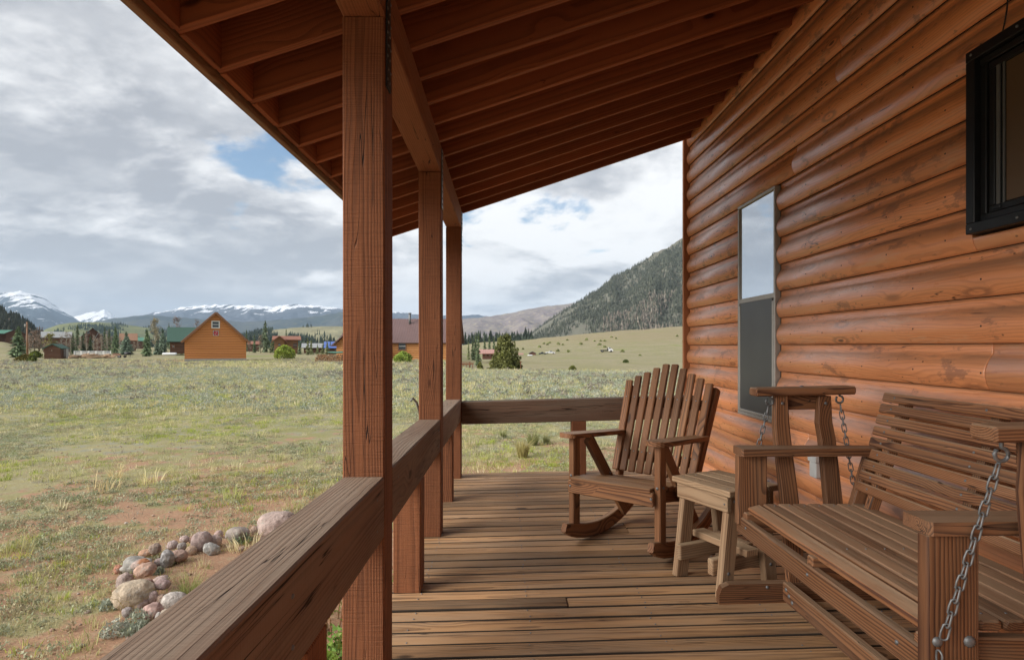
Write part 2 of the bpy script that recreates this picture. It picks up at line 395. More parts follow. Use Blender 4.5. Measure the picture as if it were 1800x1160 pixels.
# deck : boards run from the rail to the wall
mb = MB(); Y = -1.6; 
while Y < 6.25:
    wdt = .1055+random.uniform(-.003, .002); x0 = -.64; x1 = XW-.03
    cuts = [x0, x1]
    if random.random() < .3: cuts = [x0, random.choice([.33, .9, 1.5]), x1]
    for a, b_ in zip(cuts[:-1], cuts[1:]):
        yc = Y+wdt/2; j = random.uniform(-.0015, .0015)
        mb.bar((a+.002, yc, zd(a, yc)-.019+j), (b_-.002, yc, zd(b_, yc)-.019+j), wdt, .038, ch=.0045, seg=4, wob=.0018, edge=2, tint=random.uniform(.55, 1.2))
        for xs in (-.45, .12, .72, 1.3, 1.85):
            if a < xs < b_:
                for dy in (-.03, .03):
                    if random.random() < .75: mb.bolt((xs+random.uniform(-.01, .01), yc+dy+random.uniform(-.006, .006), zd(xs, yc)+.0005), (0, 0, 1), .0042, 1, 6)
    Y += .1155
M['grime_shade'] = plain('grime and gap shade', (.028, .019, .013), .9, 0, .4, 9)  # board sides: grime plus the shade of the gaps, painted dark
deck = mb.build('wooden_deck', [M['deck'], M['zinc'], M['grime_shade']]); tag(deck, kind='structure')
mb = MB()
for k in range(5):
    xx = [-.60, .1, .72, 1.3, 1.9][k]
    mb.bar((xx, -1.6, zd(xx, -1.6)-.125), (xx, 6.24, zd(xx, 6.24)-.125), .04, .17, ch=.003)
mb.bar((-.605, -1.6, -.235), (-.605, 6.23, -.29), .03, .40)  # unseen skirt, added to keep light out from under the boards
mb.bar((-.62, 6.255, zd(-.6, 6.25)-.14), (XW-.05, 6.255, zd(2, 6.25)-.14), .036, .19)
mb.bar((-.59, 6.225, -.27), (XW-.05, 6.225, -.27), .02, .38)  # far end skirt, likewise added to block light below the deck
tag(mb.build('deck_frame', M['rafter']), 'brown joists and rim boards carrying the plank deck, with added skirts that block light', 'deck frame', kind='structure')

# posts with their steel straps
POSTS = [(.245, 'porch post beside the camera, carrying the near end of the beam', M['blacksteel']),
         (2.155, 'nearest full height porch post with a long crack and a black strap at its top', M['blacksteel']),
         (4.07, 'middle porch post between the nearest post and the corner post', M['greystrap']),
         (5.97, 'corner porch post where the side rail meets the far end rail', M['greystrap'])]
for (py, lab, sm) in POSTS[1:]:
    t = thing('porch_post', lab, 'post', (-.531, py+.079, zd(-.5, py)), 'square timber porch posts')
    mb = MB(); mb.bar((-.531, py+.079, zd(-.531, py)), (-.531, py+.079, 2.594), .158, .158, (0, 1, 0), .005, tint=1., seg=6, wob=.0012, gy=(.03*py-.05, .05))
    if py > 2.2:
        pass
    mb.build('shaft', M['post'], t)
    st = MB(); sy = py+.055
    st.bar((PX1+.004, sy, 2.34), (PX1+.004, sy, 2.765), .07, .006, (1, 0, 0), .001, tint=1.)
    for k in range(9):
        for d in (-.02, .02): st.bolt((PX1+.0072, sy+d+(.008 if k % 2 else -.008), 2.37+k*.045), (1, 0, 0), .006, 1, 6)
    st.build('strap', [sm, M['zinc'] if sm != M['greystrap'] else M['blacksteel']], t)

# railing
def ztop(Y): return .856-.018*(Y-2.2)
t = thing('side_railing', 'heavy timber side railing with greyed top running along the open edge of the porch', 'railing', (-.531, 3.1, zd(-.5, 3.1)))
SEG = [(.3, 2.154, 0.0), (2.314, 4.069, .004), (4.229, 5.969, 0.)]
for i, (a, b_, dz) in enumerate(SEG):
    mb = MB(); mb.bar((-.531, a, ztop(a)-.115+dz), (-.531, b_, ztop(b_)-.115+dz), .156, .23, ch=.006, seg=8, wob=.0015, tint=[1., .96, 1.08][i])
    for yy in (a+.12, (a+b_)/2, b_-.12):
        if yy > 1.2:
            for dz_ in (.06, .17): mb.bolt((PX1-.0015, yy, ztop(yy)-dz_), (1, 0, 0), .006, 1, 8)
    mb.build('top_rail', [M['rail'], M['zinc']], t)
for (py, tn) in ((1.33, 1.1), (3.12, 1.12), (5.03, 1.05)):
    mb = MB(); mb.bar((-.531, py+.07, zd(-.53, py)), (-.531, py+.07, ztop(py+.07)-.231), .15, .15, (0, 1, 0), .005, tint=tn, seg=3)
    mb.build('support_post', M['post'], t)
t = thing('end_railing', 'dark split timber railing closing the far end of the porch', 'railing', (.8, 6.07, zd(.8, 6.07)))
mb = MB(); mb.bar((PX1+.004, 6.06, zd(-.45, 6.06)+.685), (XW-.06, 6.06, zd(2, 6.06)+.70), .15, .235, ch=.006, seg=8, wob=.002, tint=.62)
mb.build('top_rail', M['rail'], t)
mb = MB(); mb.bar((.79, 6.05, zd(.8, 6.06)), (.79, 6.05, zd(.8, 6.06)+.575), .15, .15, (0, 1, 0), .004, tint=.8)
mb.build('support_post', M['post'], t)

# roof: beam, rafters, sheathing, fascia
SL = 1/3.
def zr(X): return 2.79+SL*(X-PX1)          # underside of the rafters
roof = thing('porch_roof', 'sloping porch roof of dark stained rafters on a timber beam', 'porch roof', (.5, 2.5, 2.6))
mb = MB(); mb.bar((-.531, -2.2, 2.694), (-.531, 6.2, 2.694), .158, .198, ch=.006, seg=12, wob=.0015, tint=1.0)
mb.build('beam', M['beam'], roof)
th = math.atan(SL); up = (-math.sin(th), 0, math.cos(th))
RD = .21
for k in range(-14, 13):
    Yk = 2.47+.31*k
    mb = MB()
    xa, xb = -1.232, 2.12
    o = np.array(up)*RD/2
    mb.bar(np.array((xa, Yk, zr(xa)))+o, np.array((xb, Yk, zr(xb)))+o, .040, RD, up, .003, tint=random.uniform(.8, 1.2), seg=3, wob=.0012)
    mb.build('rafter', M['rafter'], roof)
mb = MB()
o = np.array(up)*(RD+.011)
for k in range(-5, 12):          # sheathing boards across the rafters
    pass
NB = 24; xs = np.linspace(-1.24, 2.25, NB+1)
for a, b_ in zip(xs[:-1], xs[1:]):
    pa = np.array((a+.001, 0, zr(a+.001)))+o; pb = np.array((b_-.001, 0, zr(b_-.001)))+o; c = (pa+pb)/2
    mb.bar((c[0], -2.3, c[2]), (c[0], 6.24, c[2]), np.linalg.norm(pb-pa), .02, up, .001, tint=random.uniform(.5, .8))
mb.build('sheathing', M['rafter'], roof)
mb = MB(); o2 = np.array(up)*(RD+.034)
pa = np.array((-1.32, 0, zr(-1.32)))+o2; pb = np.array((2.3, 0, zr(2.3)))+o2; c = (pa+pb)/2
mb.bar((c[0], -2.35, c[2]), (c[0], 6.29, c[2]), np.linalg.norm(pb-pa), .022, up, .002, tint=1.)
mb.build('roof_cover', plain('roof metal', (.1, .07, .06), .5), roof)
mb = MB(); zf = zr(-1.25)
mb.bar((-1.262, -2.32, zf+.09), (-1.262, 6.26, zf+.09), .036, .235, (0, 0, 1), .004, seg=16, wob=.003, tint=1.0)
mb.build('fascia', wood('fascia', (.25, .13, .065), (.14, .07, .035), freq=70, bump=.4, weather=(.22, .17, .12), weath_amt=.5), roof)
mb = MB()
for k in range(-14, 12):
    Yk = 2.47+.31*k
    mb.bar((-1.222, Yk+.022, zf+.10), (-1.222, Yk+.288, zf+.10), .03, .19, (0, 0, 1), .002, tint=random.uniform(.7, 1.1))
    mb.bar((XW+.0, Yk+.022, zr(XW)+.15), (XW+.0, Yk+.288, zr(XW)+.15), .03, .24, (0, 0, 1), .002, tint=random.uniform(1.3, 1.9))
mb.build('blocking', M['rafter'], roof)

# ------------------------------------------------------------------ log cabin wall
cab = thing('log_cabin', 'orange log cabin wall with rounded siding along the right side of the porch', 'log cabin', (XW, 3., 0))
PITCH = .2005; Z0 = -.0435
WIN1 = (4.25, 4.93, .765, 2.556); WIN2 = (.9, 2.44, 1.83, 2.615)
def logpiece(mb, ya, yb, zb, tint, zlo=0., zhi=1.):
    """one D-log: 5 mm groove band, then the bulge"""
    prof = [(0, 0.0), (-.004, .0003), (-.014, .0016)]
    nseg = 14
    for k in range(nseg+1):
        z = .0025+.1565*k/nseg
        prof.append((-.009-.037*max(0., math.cos(max(-1, min(1, (z-.07)/.089))*math.pi/2))**.9, z))
    prof += [(-.009, .18), (-.009, PITCH-.0012), (0, PITCH-.0005)]
    if zlo > 0 or zhi < 1:
        ins = [q for q in prof if zlo < q[1] < zhi]; prof = [(0, ins[0][1])]+ins+[(0, ins[-1][1]+.0001)]
    off = np.array([random.uniform(0, 40), random.uniform(-.16, .16), random.uniform(-.16, .16)])
    n = len(prof); V = []; G = []
    L = yb-ya; st = [ya, ya+.006, yb-.006, yb]
    for i, y in enumerate(st):
        for (px, pz) in prof:
            sh = .004 if i in (0, 3) else 0
            V.append((XW+min(0, px+sh), y, zb+pz)); G.append((y+off[0], px+off[1], pz+off[2]))
    fs = []
    for i in range(3):
        for k in range(n-1): fs.append((i*n+k, (i+1)*n+k, (i+1)*n+k+1, i*n+k+1))
    fs.append(tuple(range(n))); fs.append(tuple(3*n+k for k in range(n-1, -1, -1)))
    base = len(mb.S); mb.add(V, fs, G, tint, 0, True)
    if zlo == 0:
        for i in range(3): mb.M[base+i*(n-1)] = 2; mb.M[base+i*(n-1)+1] = 2; mb.S[base+i*(n-1)+1] = False  # dark lip underside: shadow line between logs painted in with seam dirt
    mb.S[-1] = mb.S[-2] = False
mb = MB()
ncourse = 21
for c in range(-1, ncourse):
    zb = Z0+c*PITCH
    spans = [(-2.2, 6.33)]
    for (wa, wb, za, zt) in (WIN1, WIN2):
        if zb+PITCH*.55 > za and zb+PITCH*.45 < zt:
            ns = []
            for (a, b_) in spans:
                if a < wa and b_ > wb:
                    ns += [(a, wa-.012), (wb+.012, b_)]
                    if za-zb > .03: logpiece(mb, wa-.012, wb+.012, zb, 1., 0., za-zb-.002)
                    if zb+PITCH-zt > .03: logpiece(mb, wa-.012, wb+.012, zb, 1., zt-zb+.002, 1.)
                else: ns.append((a, b_))
            spans = ns
    for (a, b_) in spans:
        cuts = [a, b_]
        if b_-a > 2.2:
            q = a+(b_-a)*random.uniform(.3, .75)
            cuts = [a, q, b_]
        for p, q in zip(cuts[:-1], cuts[1:]):
            logpiece(mb, p+.0008, q-.0008, zb, random.uniform(.82, 1.14))
        # nails
        for y in np.arange(a+.15, b_-.1, .405):
            mb.bolt((XW-.0455, y, zb+.075), (-1, 0, .1), .0045, 1, 6)
o = mb.build('wall', [M['log'], M['blacksteel'], M['grime_shade']], cab)
mb = MB(); mb.box((XW+.001, -2.2, -.6), (XW+.12, 6.33, 3.9), tint=.6); mb.build('inner_wall', M['rafter'], cab)
mb = MB(); mb.box((2.012, 6.345, -.4), (2.21, 6.39, 3.72), ax=2, tint=.95); mb.build('corner_trim', M['trim'], cab)
# exposed upper band under the rafters
M['frame_grey'] = plain('window vinyl', (.36, .34, .31), .45, .2, .15, 30)
M['frame_black'] = plain('window black', (.014, .015, .016), .38, .2, .3, 30)
mm, nt, b = newmat('mirror glass'); setp(nt, b, col=(.78, .82, .86), rough=.015, metal=.85)
M['glass_mirror'] = mm
mm, nt, b = newmat('dark glass'); setp(nt, b, col=(.02, .022, .022), rough=.03, spec=.5); M['glass_dark'] = mm
def screenmat(name, c1, c2, rough=.5):
    m, nt, b = newmat(name); tc = nn(nt, 'ShaderNodeTexCoord').outputs['Object']
    n = NOI(nt, VM(nt, 'MULTIPLY', tc, (1, 260., 260.)), 1., 1.); n2 = NOI(nt, tc, 2.2, 3.)
    col = MIX(nt, MA(nt, 'ADD', MA(nt, 'MULTIPLY', n, .5), MA(nt, 'MULTIPLY', n2, .5)), c1, c2)
    setp(nt, b, col=col, rough=rough, spec=.5); return m
M['screen'] = screenmat('insect screen', (.03, .032, .032), (.11, .115, .115), .42)
M['blind'] = screenmat('brown blind behind glass', (.085, .052, .026), (.13, .082, .043), .35)

def barframe(mb, y0, y1, z0, z1, x0, x1, w, tint=1., sides='lrtb'):
    if 'b' in sides: mb.box((x0, y0+.0, z0), (x1, y1, z0+w), ch=.003, tint=tint, ax=1)
    if 't' in sides: mb.box((x0, y0, z1-w), (x1, y1, z1), ch=.003, tint=tint, ax=1)
    if 'l' in sides: mb.box((x0+.001, y0, z0+w), (x1-.001, y0+w, z1-w), ch=.003, tint=tint, ax=2)
    if 'r' in sides: mb.box((x0+.001, y1-w, z0+w), (x1-.001, y1, z1-w), ch=.003, tint=tint, ax=2)
def window(y0, y1, z0, z1, kind):
    f = MB()
    if kind == 'tall':
        barframe(f, y0, y1, z0, z1, XW-.05, XW-.002, .024)
        fo = f.build('window', M['frame_grey'], cab); fo['label'] = 'tall narrow double hung window with a pale grey frame'
        zm = 1.735
        p = MB(); p.box((XW-.034, y0+.027, zm+.018), (XW-.028, y1-.027, z1-.027), ch=.0005, ax=1); p.build('pane', M['glass_mirror'], fo)
        p = MB(); p.box((XW-.046, y0+.027, zm-.02), (XW-.026, y1-.027, zm+.017), ch=.002, ax=1)
        barframe(p, y0+.027, y1-.027, z0+.027, zm-.021, XW-.052, XW-.040, .022, sides='lrb')
        p.build('sash', M['frame_grey'], fo)
        p = MB(); p.box((XW-.046, y0+.05, z0+.05), (XW-.042, y1-.05, zm-.021), ch=.0005, ax=1); p.build('insect_screen', M['screen'], fo)
    else:
        barframe(f, y0, y1, z0, z1, XW-.085, XW-.002, .045)
        barframe(f, y0+.046, y1-.046, z0+.046, z1-.046, XW-.06, XW-.004, .03)
        for yy in (y1-.03, y1-.25, y1-.6): f.bolt((XW-.086, yy, z1-.02), (-1, 0, 0), .006, 1, 8); f.bolt((XW-.086, yy, z0+.02), (-1, 0, 0), .006, 1, 8)
        fo = f.build('window', [M['frame_black'], M['zinc']], cab); fo['label'] = 'black framed window with a dark pane near the right edge'
        p = MB(); barframe(p, y1-.70, y1-.078, z0+.078, z1-.078, XW-.05, XW-.03, .028); p.box((XW-.056, y1-.14, z0+.086), (XW-.05, y1-.10, z0+.1), ch=.002, ax=1); p.build('sash', M['frame_black'], fo)
        p = MB(); p.box((XW-.040, y0+.077, z0+.077), (XW-.036, y1-.077, z1-.077), ch=.0005, ax=1); p.build('pane', M['glass_dark'], fo)
        p = MB(); p.box((XW-.0425, y0+.15, z0+.11), (XW-.0405, y1-.155, z1-.11), ch=.0005, ax=1); p.build('blind', M['blind'], fo)
        p = MB(); p.box((XW-.0475, y1-.128, z0+.08), (XW-.0405, y1-.112, z1-.08), ch=.001, ax=2); p.box((XW-.0475, y1-.150, z0+.08), (XW-.0405, y1-.143, z1-.08), ch=.001, ax=2); p.build('screen_track', plain('dark grey track', (.10, .10, .095), .5), fo)
window(*WIN1, 'tall'); window(*WIN2, 'slider')
mb = MB(); mb.box((XW-.085, 3.62, .50), (XW-.05, 3.70, .63), ch=.004); mb.box((XW-.093, 3.612, .60), (XW-.05, 3.708, .64), ch=.003)
mb.build('outlet_cover', plain('outlet grey', (.42, .43, .43), .5), cab)
mb = MB(); pth = [(XW-.047+.006*math.sin(k*.35), 2.30-.02*math.sin(k*.3), 2.62+.03*k) for k in range(9)]
mb.tube(pth, .003, 6); mb.build('cable', M['blacksteel'], cab)

# ------------------------------------------------------------------ rocking chair
def frame_at(ox, oy, ph):
    c, s = math.cos(ph), math.sin(ph)
    def P(a, b, z):
        X, Y_ = ox+a*c+b*s, oy-a*s+b*c
        return np.array((X, Y_, z+zd(X, Y_)))
    return P, np.array((c, -s, 0.)), np.array((s, c, 0.))
CH = (.712, 3.644, .738)
P, EA, EB = frame_at(*CH)
ch = thing('rocking_chair', 'brown slatted rocking chair with a tall fan back facing the open field', 'rocking chair', tuple(P(0, .3, 0)))
W2 = .316; HA = .722
for sg in (-1, 1):
    a = sg*W2
    mb = MB(); mb.bar(P(a, 0, .085), P(a, 0, HA), .042, .078, EB, .006); mb.bolt(P(a, -.04, .47), -EB, .009); mb.bolt(P(a+sg*.022, 0, .47), EA*sg, .009)
    mb.build('front_leg', [M['chair'], M['zinc']], ch)
    # rocker : arc
    R_ = 1.05; cyb = .30; path = []
    for k in range(15):
        b_ = -.12+(1.06)*k/14; z = .050+R_-math.sqrt(R_*R_-(b_-cyb)**2); path.append(P(a, b_, z))
    mb = MB(); mb.sweep(path, EA, .046, .088, hs=[.065, .09]+[.098]*11+[.085, .055]); mb.build('rocker', M['chair'], ch)
    # diagonal rear leg from the arm to the back of the rocker
    mb = MB(); ai = a-sg*.044; mb.bar(P(ai, .10, HA-.01), P(ai, .60, .10), .04, .082, EB, .006); mb.bolt(P(ai-sg*.021, .35, .43), -EA*sg, .009); mb.build('rear_leg', [M['chair'], M['zinc']], ch)
    # arm with rounded front
    out = []
    for k in range(9): an = math.pi*(.5+k/8); out.append((-.085+.062*(math.cos(an)+1)*.9-.03, .066*math.sin(an)))
    out += [(.62, -.05), (.635, -.04), (.635, .04), (.62, .05)]
    ctr = P(a+sg*.004, 0, HA+.016); zt = P(a, .62, HA-.045+.016)
    mb = MB(); mb.prism(out, ctr, norm(zt-ctr), np.cross(norm(np.cross(norm(zt-ctr), EA)), norm(zt-ctr)), .030); mb.build('armrest', M['chair'], ch)
# seat : side rails and cross slats falling to the back
mb = MB()
def seatz(b_): return .455-.17*max(b_, 0)
for sg in (-1, 1): mb.bar(P(sg*(W2-.088), -.015, .40), P(sg*(W2-.088), .56, .31), .04, .085)
mb.bar(P(-W2+.0, -.06, .405), P(W2-.01, -.06, .405), .036, .085, ch=.006)
for k in range(7):
    b_ = -.045+k*.082; mb.bar(P(-W2+.024, b_, seatz(b_)), P(W2-.024, b_, seatz(b_)), .074, .030, EB*.0+np.array((0, 0, 1.)), .005)
for sg in (-1, 1): mb.bolt(P(sg*(W2-.02), -.079, .41), -EB, .008)
mb.build('seat', [M['chair'], M['zinc']], ch)
# fan back : ten slats on two rails
b0, z0, b1 = .50, .395, .80
bd = norm(P(0, b1, 1.15)-P(0, b0, z0)); nrm = norm(np.cross(EA, bd)); 
if np.dot(nrm, EB) > 0: nrm = -nrm
def back(a, l): return P(0, b0, z0)+EA*a+bd*l
mb = MB(); tops = [.715, .752, .783, .82, .852, .852, .82, .783, .752, .715]
for k in range(10):
    q = (k-4.5)/4.5; ab, at_ = q*.292, q*.318
    bow = -.0*q*q
    p0, p1 = back(ab, .02), back(at_, tops[k]); d = norm(p1-p0)
    mb.bar(p0+nrm*.02, p1+nrm*.02, .0535, .026, nrm, .006, seg=2)
    for l in (.15, .56):
        pp = p0+d*l+nrm*.0335; mb.bolt(pp, nrm, .0055, 1, 7)
mb.bar(back(-.30, .15)-nrm*.012, back(.30, .15)-nrm*.012, .07, .03, nrm, .004)
mb.bar(back(-.33, .56)-nrm*.012, back(.33, .56)-nrm*.012, .07, .03, nrm, .004)
mb.build('backrest', [M['chair'], M['zinc']], ch)
for sg in (-1, 1):
    mb = MB(); mb.bar(back(sg*.285, -.06)-nrm*.045, back(sg*.345, .70)-nrm*.045, .036, .075, nrm, .008); mb.build('back_post', M['chair'], ch)

# ------------------------------------------------------------------ side table
TB = (1.232, 3.175, 1.17)
P, EA, EB = frame_at(*TB)
tb = thing('side_table', 'small pale pine side table with splayed legs between the rocker and the swing', 'side table', tuple(P(0, 0, 0)))
mb = MB(); wt = .452; dt = .36; HT = .565
for k in range(4):
    b_ = -dt/2+dt*(k+.5)/4; mb.bar(P(-wt/2, b_, HT-.016), P(wt/2, b_, HT-.016), dt/4-.003, .032, ch=.004)
    for sg in (-1, 1): mb.bolt(P(sg*.17, b_, HT+.0005), (0, 0, 1), .004, 1, 6)
mb.build('tabletop', [M['table'], M['zinc']], tb)
mb = MB()
for sg in (-1, 1): mb.bar(P(-wt/2+.03, sg*(dt/2-.03), HT-.075), P(wt/2-.03, sg*(dt/2-.03), HT-.075), .03, .085, ch=.004)
mb.bolt(P(wt/2-.05, -dt/2+.013, HT-.075), -EB, .005)
mb.build('apron', [M['table'], M['zinc']], tb)
for sa in (-1, 1):
    for sb in (-1, 1):
        mb = MB(); ac = sa*(wt/2-.058)
        mb.bar(P(ac, sb*.10, HT-.034), P(ac, sb*.165, .0), .042, .085, EB, .005)
        for z in (.13, .50): mb.bolt(P(ac+sa*.021, sb*(.165-.065*z/HT), z), EA*sa, .009)
        if sb < 0: mb.bolt(P(ac, sb*.108-.043, .50), -EB, .007)
        mb.build('leg', [M['table'], M['zinc']], tb)
    mb = MB(); ac = sa*(wt/2-.101)
    mb.bar(P(ac, -.215, .155), P(ac, .215, .155), .04, .085, ch=.005); mb.build('side_stretcher', M['table'], tb)
mb = MB(); mb.bar(P(-wt/2+.02, 0, .219), P(wt/2-.02, 0, .219), .085, .038, ch=.004); mb.bar(P(-wt/2+.10, 0.07, .218), P(wt/2-.10, .07, .218), .04, .036, ch=.004)
mb.build('cross_stretcher', M['table'], tb)

# ------------------------------------------------------------------ glider swing
gl = thing('porch_swing', 'wooden glider swing bench hung on chains from its own stand against the wall', 'porch swing', (1.5, 2.2, zd(1.5, 2.2)))
sw = M['swing']; Q = lambda X, Y_, z: np.array((X, Y_, z))
YF, YN = 2.90, 1.50       # planes of the far and near stands
def headz(Yp): return 1.125
for Yp, far in ((YF, True), (YN, False)):
    g0 = zd(1.5, Yp)
    hz = 1.118 if far else 1.122
    mb = MB(); mb.bar(Q(1.275, Yp, hz-.003), Q(1.785, Yp, hz+.007), .088, .042, ch=.006); mb.bolt(Q(1.53, Yp, hz+.022), (0, 0, 1), .012)
    mb.bar(Q(1.40, Yp+.024, hz-.06), Q(1.66, Yp+.024, hz-.056), .03, .075, ch=.003)
    mb.build('header', [sw, M['zinc']], gl)
    for (xa, xb, xc) in ((1.418, 1.425, 1.50), (1.64, 1.655, 1.72)):
        mb = MB(); path = [Q(xa, Yp-.0, hz-.024), Q(xa, Yp, hz-.16), Q(xb, Yp, hz-.24), Q(xb+(xc-xb)*.5, Yp, .56), Q(xc, Yp, g0+.05)]
        mb.sweep(path, (0, 1, 0), .045, .08, hs=[.074, .076, .078, .085, .10]); mb.bolt(Q(xa, Yp-.024, hz-.06), (0, -1, 0), .008)
        mb.build('stand_leg', [sw, M['zinc']], gl)
    out = [(-.48, -.05), (.48, -.05), (.48, .03), (.46, .052), (-.43, .052), (-.465, .035), (-.48, 0)]
    mb = MB(); mb.prism(out, Q(1.575, Yp+.045*(1 if far else -1)-.045*far, g0+.05), (1, 0, .02), (0, 0, 1), .044); mb.bolt(Q(1.34, Yp-.024, g0+.08), (0, -1, 0), .008); mb.build('skid', [sw, M['zinc']], gl)
mb = MB(); mb.bar(Q(1.435, YF-.03, zd(1.43, YF)+.066), Q(1.435, YN+.05, zd(1.43, YN)+.066), .044, .095, ch=.006)
for k in range(3): mb.bolt(Q(1.413, YF-.07-.03*k, zd(1.43, YF)+.088-.02*k), (-1, 0, 0), .010)
mb.build('stretcher', [sw, M['zinc']], gl)
BF, BN = 2.845, 1.575      # far and near ends of the bench
for Yp, far in ((BF, True), (BN, False)):
    zt = .845 if far else .868
    mb = MB(); yc = Yp-.02 if far else Yp+.02
    out = [(-.10, .05), (-.10, -.05), (-.092, -.058), (.60, -.045), (.61, -.03), (.61, .03), (.60, .045), (-.092, .058)]
    mb.prism(out, Q(1.265, yc, zt-.019), (1, 0, .0), (0, 1, 0), .038); mb.build('armrest', sw, gl)
    mb = MB(); mb.bar(Q(1.242, Yp, .455), Q(1.242, Yp, zt-.039), .148, .042, (0, 1, 0), .006)
    if not far:
        mb.bolt(Q(1.285, Yp-.022, .535), (0, -1, 0), .016); mb.bolt(Q(1.195, Yp-.022, .535), (0, -1, 0), .014)
    mb.build('arm_panel', [sw, M['zinc']], gl)
    mb = MB(); mb.bar(Q(1.19, Yp+(-.044 if far else .044), .48), Q(1.86, Yp+(-.044 if far else .044), .46), .04, .09, ch=.005); mb.build('seat_rail', sw, gl)
    mb = MB(); mb.bar(Q(1.765, Yp, .46), Q(1.865, Yp, zt-.04), .042, .09, (1, 0, 0), .005); mb.build('back_arm_post', sw, gl)
# seat slats
mb = MB(); xs_ = 1.20
mb.bar(Q(1.200, BN+.028, .452), Q(1.200, BF+.035, .452), .036, .088, ch=.006)
for yy in (BN+.12, 2.2, BF-.08): mb.bolt(Q(1.181, yy, .46), (-1, 0, 0), .007)
for k in range(8):
    X = 1.245+k*.0735; z = .550-(.010 if k == 0 else 0)
    up_ = (-.25, 0, 1) if k == 0 else (0, 0, 1)
    e = .0 if k > 1 else -.02
    mb.bar(Q(X, BN+.03+(.0 if k > 2 else .0), z), Q(X, BF-.03, z-.0), .067, .032, up_, .007, seg=2)
    for yy in (BN+.075, 2.18, BF-.075): mb.bolt(Q(X+.008, yy, z+.0165), (0, 0, 1), .0042, 1, 6)
mb.build('seat', [sw, M['zinc']], gl)
for yy in (2.2,):
    m2 = MB(); m2.bar(Q(1.19, yy, .49), Q(1.83, yy, .47), .04, .085, ch=.004); m2.build('seat_rail', sw, gl)
# back slats
mb = MB(); bx0, bz0, bx1, bz1 = 1.765, .655, 1.90, 1.095
bn = norm(Q(-(bz1-bz0), 0, (bx1-bx0)))
for k in range(9):
    q = k/8; X = bx0+(bx1-bx0)*q; z = bz0+(bz1-bz0)*q
    up_ = norm(Q(bx1-bx0, 0, bz1-bz0))
    mb.bar(Q(X, BN-.06, z), Q(X, BF-.03, z), .024, .046, up_, .006, seg=2)
    for yy in (BN+.02, 2.2, BF-.12): mb.bolt(Q(X, yy, z)+bn*.0125, bn, .0055, 1, 7)
mb.build('backrest', [sw, M['zinc']], gl)
for yy in (BN+.02, 2.2, BF-.12):
    mb = MB(); a = Q(1.70, yy, .43); b_ = Q(1.93, yy, 1.115); mb.bar(a-bn*.03, b_-bn*.03, .04, .05, (1, 0, 0), .004); mb.build('back_support', sw, gl)
# chains
def chain(pa, pb, hook=True, slack=0., tail=0):
    mb = MB(); pa = np.array(pa); pb = np.array(pb)
    L = np.linalg.norm(pb-pa); d = (pb-pa)/L
    s1 = norm(np.cross(d, (0, 1., .2))); s2 = np.cross(d, s1)
    st = pa+d*.03; lk = .046; n = max(2, int((L-.04)/(lk*.74))); stp = (L-.05)/n
    def link(c, d_, s_, l=lk):
        pth = []
        for k in range(12):
            an = 2*math.pi*k/12; pth.append(c+d_*(math.cos(an)*.011+(l/2-.011)*(1 if math.cos(an) > 0 else -1 if math.cos(an) < -.01 else 0))+s_*math.sin(an)*.010)
        mb.tube(pth, .0029, 6, True)
    for k in range(n):
        sx = s1 if k % 2 else s2; sx = norm(sx+.35*(s2 if k % 2 else -s1))
        link(pa+d*(.045+stp*k), d, sx)
    if hook:
        pth = [pa+np.array((0, 0, .05)), pa+np.array((0, 0, .022))]
        for k in range(9):
            an = math.pi*.5-math.pi*1.75*k/8; pth.append(pa+np.array((math.cos(an)*.019, 0, math.sin(an)*.019+.002)))
        mb.tube(pth, .0055, 8)
    for k in range(tail): link(pb+np.array((-.012, -.01, -.03-.034*k)), np.array((0, 0, 1.)), s1 if k % 2 else s2)
    mb.build('chain', M['zinc'], gl)
    return mb
chain((1.355, YF-.015, 1.065), (1.215, BF+.03, .52), tail=3)
chain((1.715, YF-.015, 1.075), (1.80, BF+.03, .53))
chain((1.345, YN+.02, 1.055), (1.195, BN-.035, .53), tail=3)
chain((1.70, YN+.02, 1.065), (1.83, BN-.035, .53))
# @@LAND
# ------------------------------------------------------------------ terrain
def zg(X, Y):
    X = np.asarray(X, float); Y = np.asarray(Y, float)
    Yc = np.maximum(Y, 3.); u = 886+1000*np.clip(X/Yc, -3, 3)
    r = np.hypot(X, Y)
    z = -.47+.05*fbm(X*.35, Y*.35, 3)*sst(1.5, 5, r)+.22*fbm(X*.045+3, Y*.045, 4)*sst(8, 40, r)*(1-sst(150, 300, r))
    wr = sst(770, 850, u)*sst(4, 12, Y)
    z = z-1.75*wr*sst(34, 80, Y)
    top = np.interp(u, [780, 905, 1000, 1100, 1205, 1500, 2500], [3.0, 4.9, 9.4, 13., 15.5, 20, 26])
    far = np.interp(u, [780, 905, 950, 1100, 1205, 1500, 2500], [3.5, 5.2, 13, 25., 31, 45, 60])
    z = z+wr*(top+2.2)*sst(190, 440, Y)*(1+.10*fbm(X*.02, Y*.02, 4))+wr*(far-top)*sst(480, 900, Y)
    wl = 1-sst(10, 75, u)
    z = z+wl*sst(110, 210, Y)*3.4
    return z
nr_, na_ = 250, 560
rr = np.concatenate([[.4], .8*1.0405**np.arange(nr_)]); rr = rr[rr < 15500]
an = np.concatenate([np.linspace(-math.pi, -1.25, 60, endpoint=False), np.linspace(-1.25, 1.25, na_), np.linspace(1.25, math.pi, 60, endpoint=False)[1:]])
A, R_ = np.meshgrid(an, rr); GX = R_*np.sin(A); GY = R_*np.cos(A); GZ = zg(GX, GY)
V = np.c_[GX.ravel(), GY.ravel(), GZ.ravel()]; na2 = len(an); i0 = np.arange(len(rr)-1)[:, None]*na2; j = np.arange(na2)[None]; j2 = (j+1) % na2
